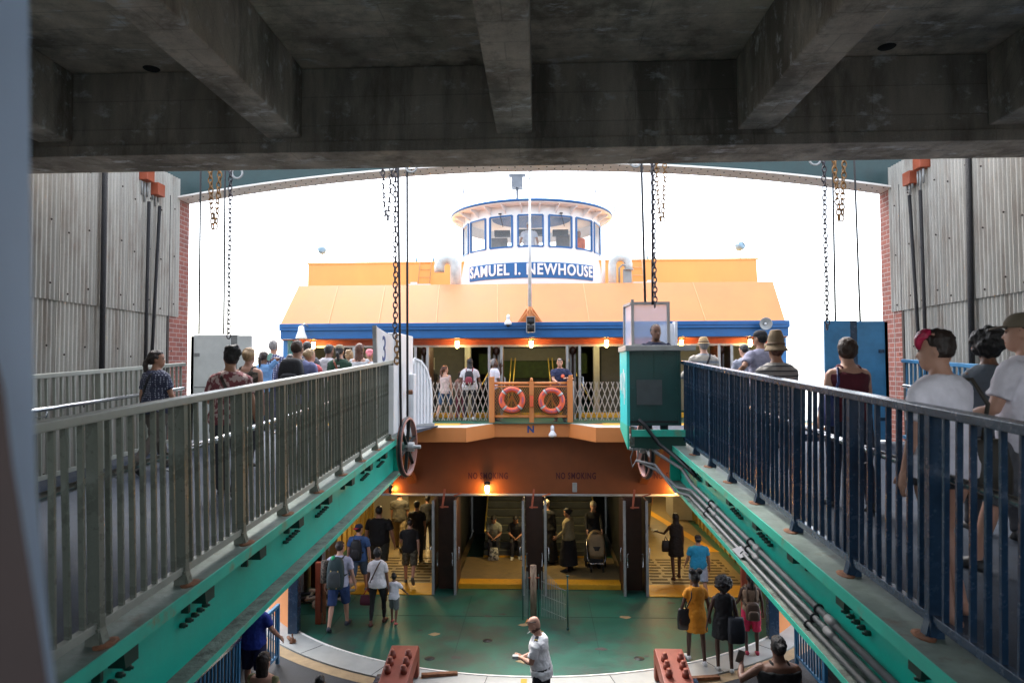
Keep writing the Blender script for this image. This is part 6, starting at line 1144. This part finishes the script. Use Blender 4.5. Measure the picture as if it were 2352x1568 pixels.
tote(p, p['wp']((-.22,-.03,.66)), 'black shoulder bag on the orange yellow dress', M('bag_leather', (.013,.013,.014), .3), .30, .40, .14, [p['wp']((-.22,-.06,1.02)), p['wp']((-.12,-.14,1.3)), p['wp']((-.10,-.06,1.46)), p['wp']((-.10,.05,1.46)), p['wp']((-.20,.05,1.02))])
c = p['AR'][0][2]; o = MB().torus(c+Vector((0,0,.03)), .034, .010, (p['AR'][0][2]-p['AR'][0][1]), 18, 6).build('wristwatch', m_steel); tag(o, 'shiny watch on the wrist of the woman in the orange yellow dress', 'watch')
p = low('woman in short black dress with a round afro', 1663, 1538, 1661, 1318, hat=.08, fem=True, b=1.1, face=-.05, hair=('afro','black',.165), skin='dark', top=('dress',(.010,.010,.011),.64), bot=('none',), shoes=(.45,.45,.42), legs=((.10,.25),(-.10,.05)), arms=((.0,.32,.05),(-.05,.25,.2)))
tote(p, p['wp']((.20,-.14,.60)), 'big dark navy sack bag hanging behind the black dress', M('bag_sack', (.012,.015,.022), .6, bump=.5), .32, .46, .24, [p['wp']((.18,-.16,1.0)), p['wp']((.13,-.12,1.35)), p['wp']((.12,-.03,1.46)), p['wp']((.14,.06,1.44)), p['wp']((.22,.0,1.0))])
p = low('woman in pink shorts with a brown leather backpack near the right gate', 1727, 1500, 1722, 1312, fem=True, b=1.05, face=-.1, hair=('ponytail','black'), skin='dark', top=('tank',(.30,.20,.13)), bot=('shorts',(.62,.03,.10)), shoes=(.35,.02,.05), legs=((.05,.35),(-.02,.05)), arms=((.1,.3,.7),(.0,.25,.3)))
backpack(p, 'brown leather backpack worn above pink shorts', M('pack_leather', (.09,.05,.03), .5, bump=.5), M('pack_leather2', (.14,.09,.06), .5), .38, .30, .18, .80)
# dock level
p = W(1243,1413,Y=10.95)
p = person('bald uniformed officer in white shirt with shoulder boards smoking a cigarette', (p.x,10.95,-.015), h=1.80, b=1.15, face=1.35, lean=.10, head=(.05,-.35), hair=('none',None), skin='light', top=('tee',(.92,.92,.95)), bot=('trousers',(.012,.013,.02)), hands=((-.06,.30,1.12),(.06,.29,1.10)), legs=stand, belt=True, vox=.009)
hd = p['hd']; AR = p['AR']
o = MB().tube([hd((.01,.098,1.562)), hd((.02,.165,1.548))], .006, 6).build('cigarette', m_text_white); tag(o, 'white cigarette in the mouth of the bald officer', 'cigarette')
m_ = MB(); m_.tube([hd((-.05,.075,1.72)), hd((-.09,0,1.70)), hd((-.08,-.07,1.68))], .006, 6).tube([hd((.05,.075,1.72)), hd((.09,0,1.70)), hd((.08,-.07,1.68))], .006, 6); m_.cur = 1
for s_ in (-1,1): m_.lathe([(0,.005),(.026,.003),(.028,0)], hd((s_*.034,.086,1.725)), (-.9,.1,.5), 12)
o = m_.build('sunglasses', [m_black, M('lens_orange', (.8,.22,.03), .1)]); tag(o, 'orange tinted sunglasses pushed up on the bald head', 'glasses')
for s_ in (-1,1):
    m_ = MB().obox(p['wp']((s_*.14,-.01,1.465)), (.12,.055,.012), Matrix.Rotation(1.35,3,'Z')@Matrix.Rotation(.3*s_,3,'Y')); m_.cur = 1; m_.obox(p['wp']((s_*.175,-.01,1.46)), (.012,.057,.016), Matrix.Rotation(1.35,3,'Z')@Matrix.Rotation(.3*s_,3,'Y'))
    o = m_.build('shoulder_board', [m_cord, M('gold_braid', (.55,.40,.05), .4)]); o.parent = p['root']; o.matrix_parent_inverse = (Matrix.Translation(p['root'].location)@Matrix.Rotation(1.35,4,'Z')).inverted()
m_ = MB(); m_.smooth = True; m_.rings([ring(hd((0,y_,z_)), p['fr']@Vector((1,0,0)), p['fr']@Vector((0,1,0)), a, b_, 14) for z_,y_,a,b_ in ((1.508,.05,.026,.028),(1.53,.04,.052,.068),(1.565,.02,.068,.082),(1.60,.0,.072,.085))]); o = m_.build('beard', hairm('auburn')); o.parent = p['root']; o.matrix_parent_inverse = (Matrix.Translation(p['root'].location)@Matrix.Rotation(1.35,4,'Z')).inverted()
o = MB().box(AR[0][2].x-.14,AR[0][2].x-.05,10.90,10.97,AR[0][2].z-.0,AR[0][2].z+.05).build('cigarette_packet', M('packet', (.45,.5,.5), .4)); tag(o, 'small pale packet in the hands of the bald officer', 'packet')
p = W(1787,1460,Y=9.6); p = person('woman in black tank top with dark bun holding up a phone at bottom right', (p.x,9.6,-.015), h=p.z+.015, fem=True, b=1.45, face=.0, hair=('bun','black'), skin='brown', top=('tank',(.010,.010,.011)), bot=('trousers',(.02,.02,.03)), hands=((-.36,.22,1.36),None), arms=((0,.2,.2),(.1,.12,.3)), legs=stand)
c = p['AR'][0][2]; o = MB().obox(c+Vector((-.02,.0,.08)), (.09,.015,.17), Matrix.Rotation(.3,3,'Y')).build('mobile_phone', M('phone_grey', (.06,.075,.07), .3)); tag(o, 'dark phone held up at the bottom right of the picture', 'phone')
p = W(606,1497,Y=9.5); person('woman with long dark brown hair in olive top at the bottom left', (p.x,9.5,-.015), h=p.z+.015, fem=True, b=1.3, face=-.2, hair=('long','dbrown',.34), skin='light', top=('sleeveless',(.20,.19,.09)), bot=('trousers',(.03,.03,.03)), legs=stand)
p = W(735,1549,Y=9.6); person('dark skinned bald person at the bottom edge left of the red clamp', (p.x,9.6,-.015), h=p.z+.015, hair=('buzz','black'), skin='dark', top=('tee',(.05,.05,.06)), legs=stand)
p = W(584,1400,Y=11.95); person('man in royal blue tee and navy shorts in the blue railing gap', (p.x,11.95,-.015), h=1.78, b=1.15, face=-.1, hair=('short','brown'), skin='light', top=('tee',(.015,.04,.30)), bot=('shorts',(.012,.015,.06)), hands=((-.22,-.28,1.16),None), arms=((0,.2,.2),(.2,.4,.5)), legs=stand)
bake_people()
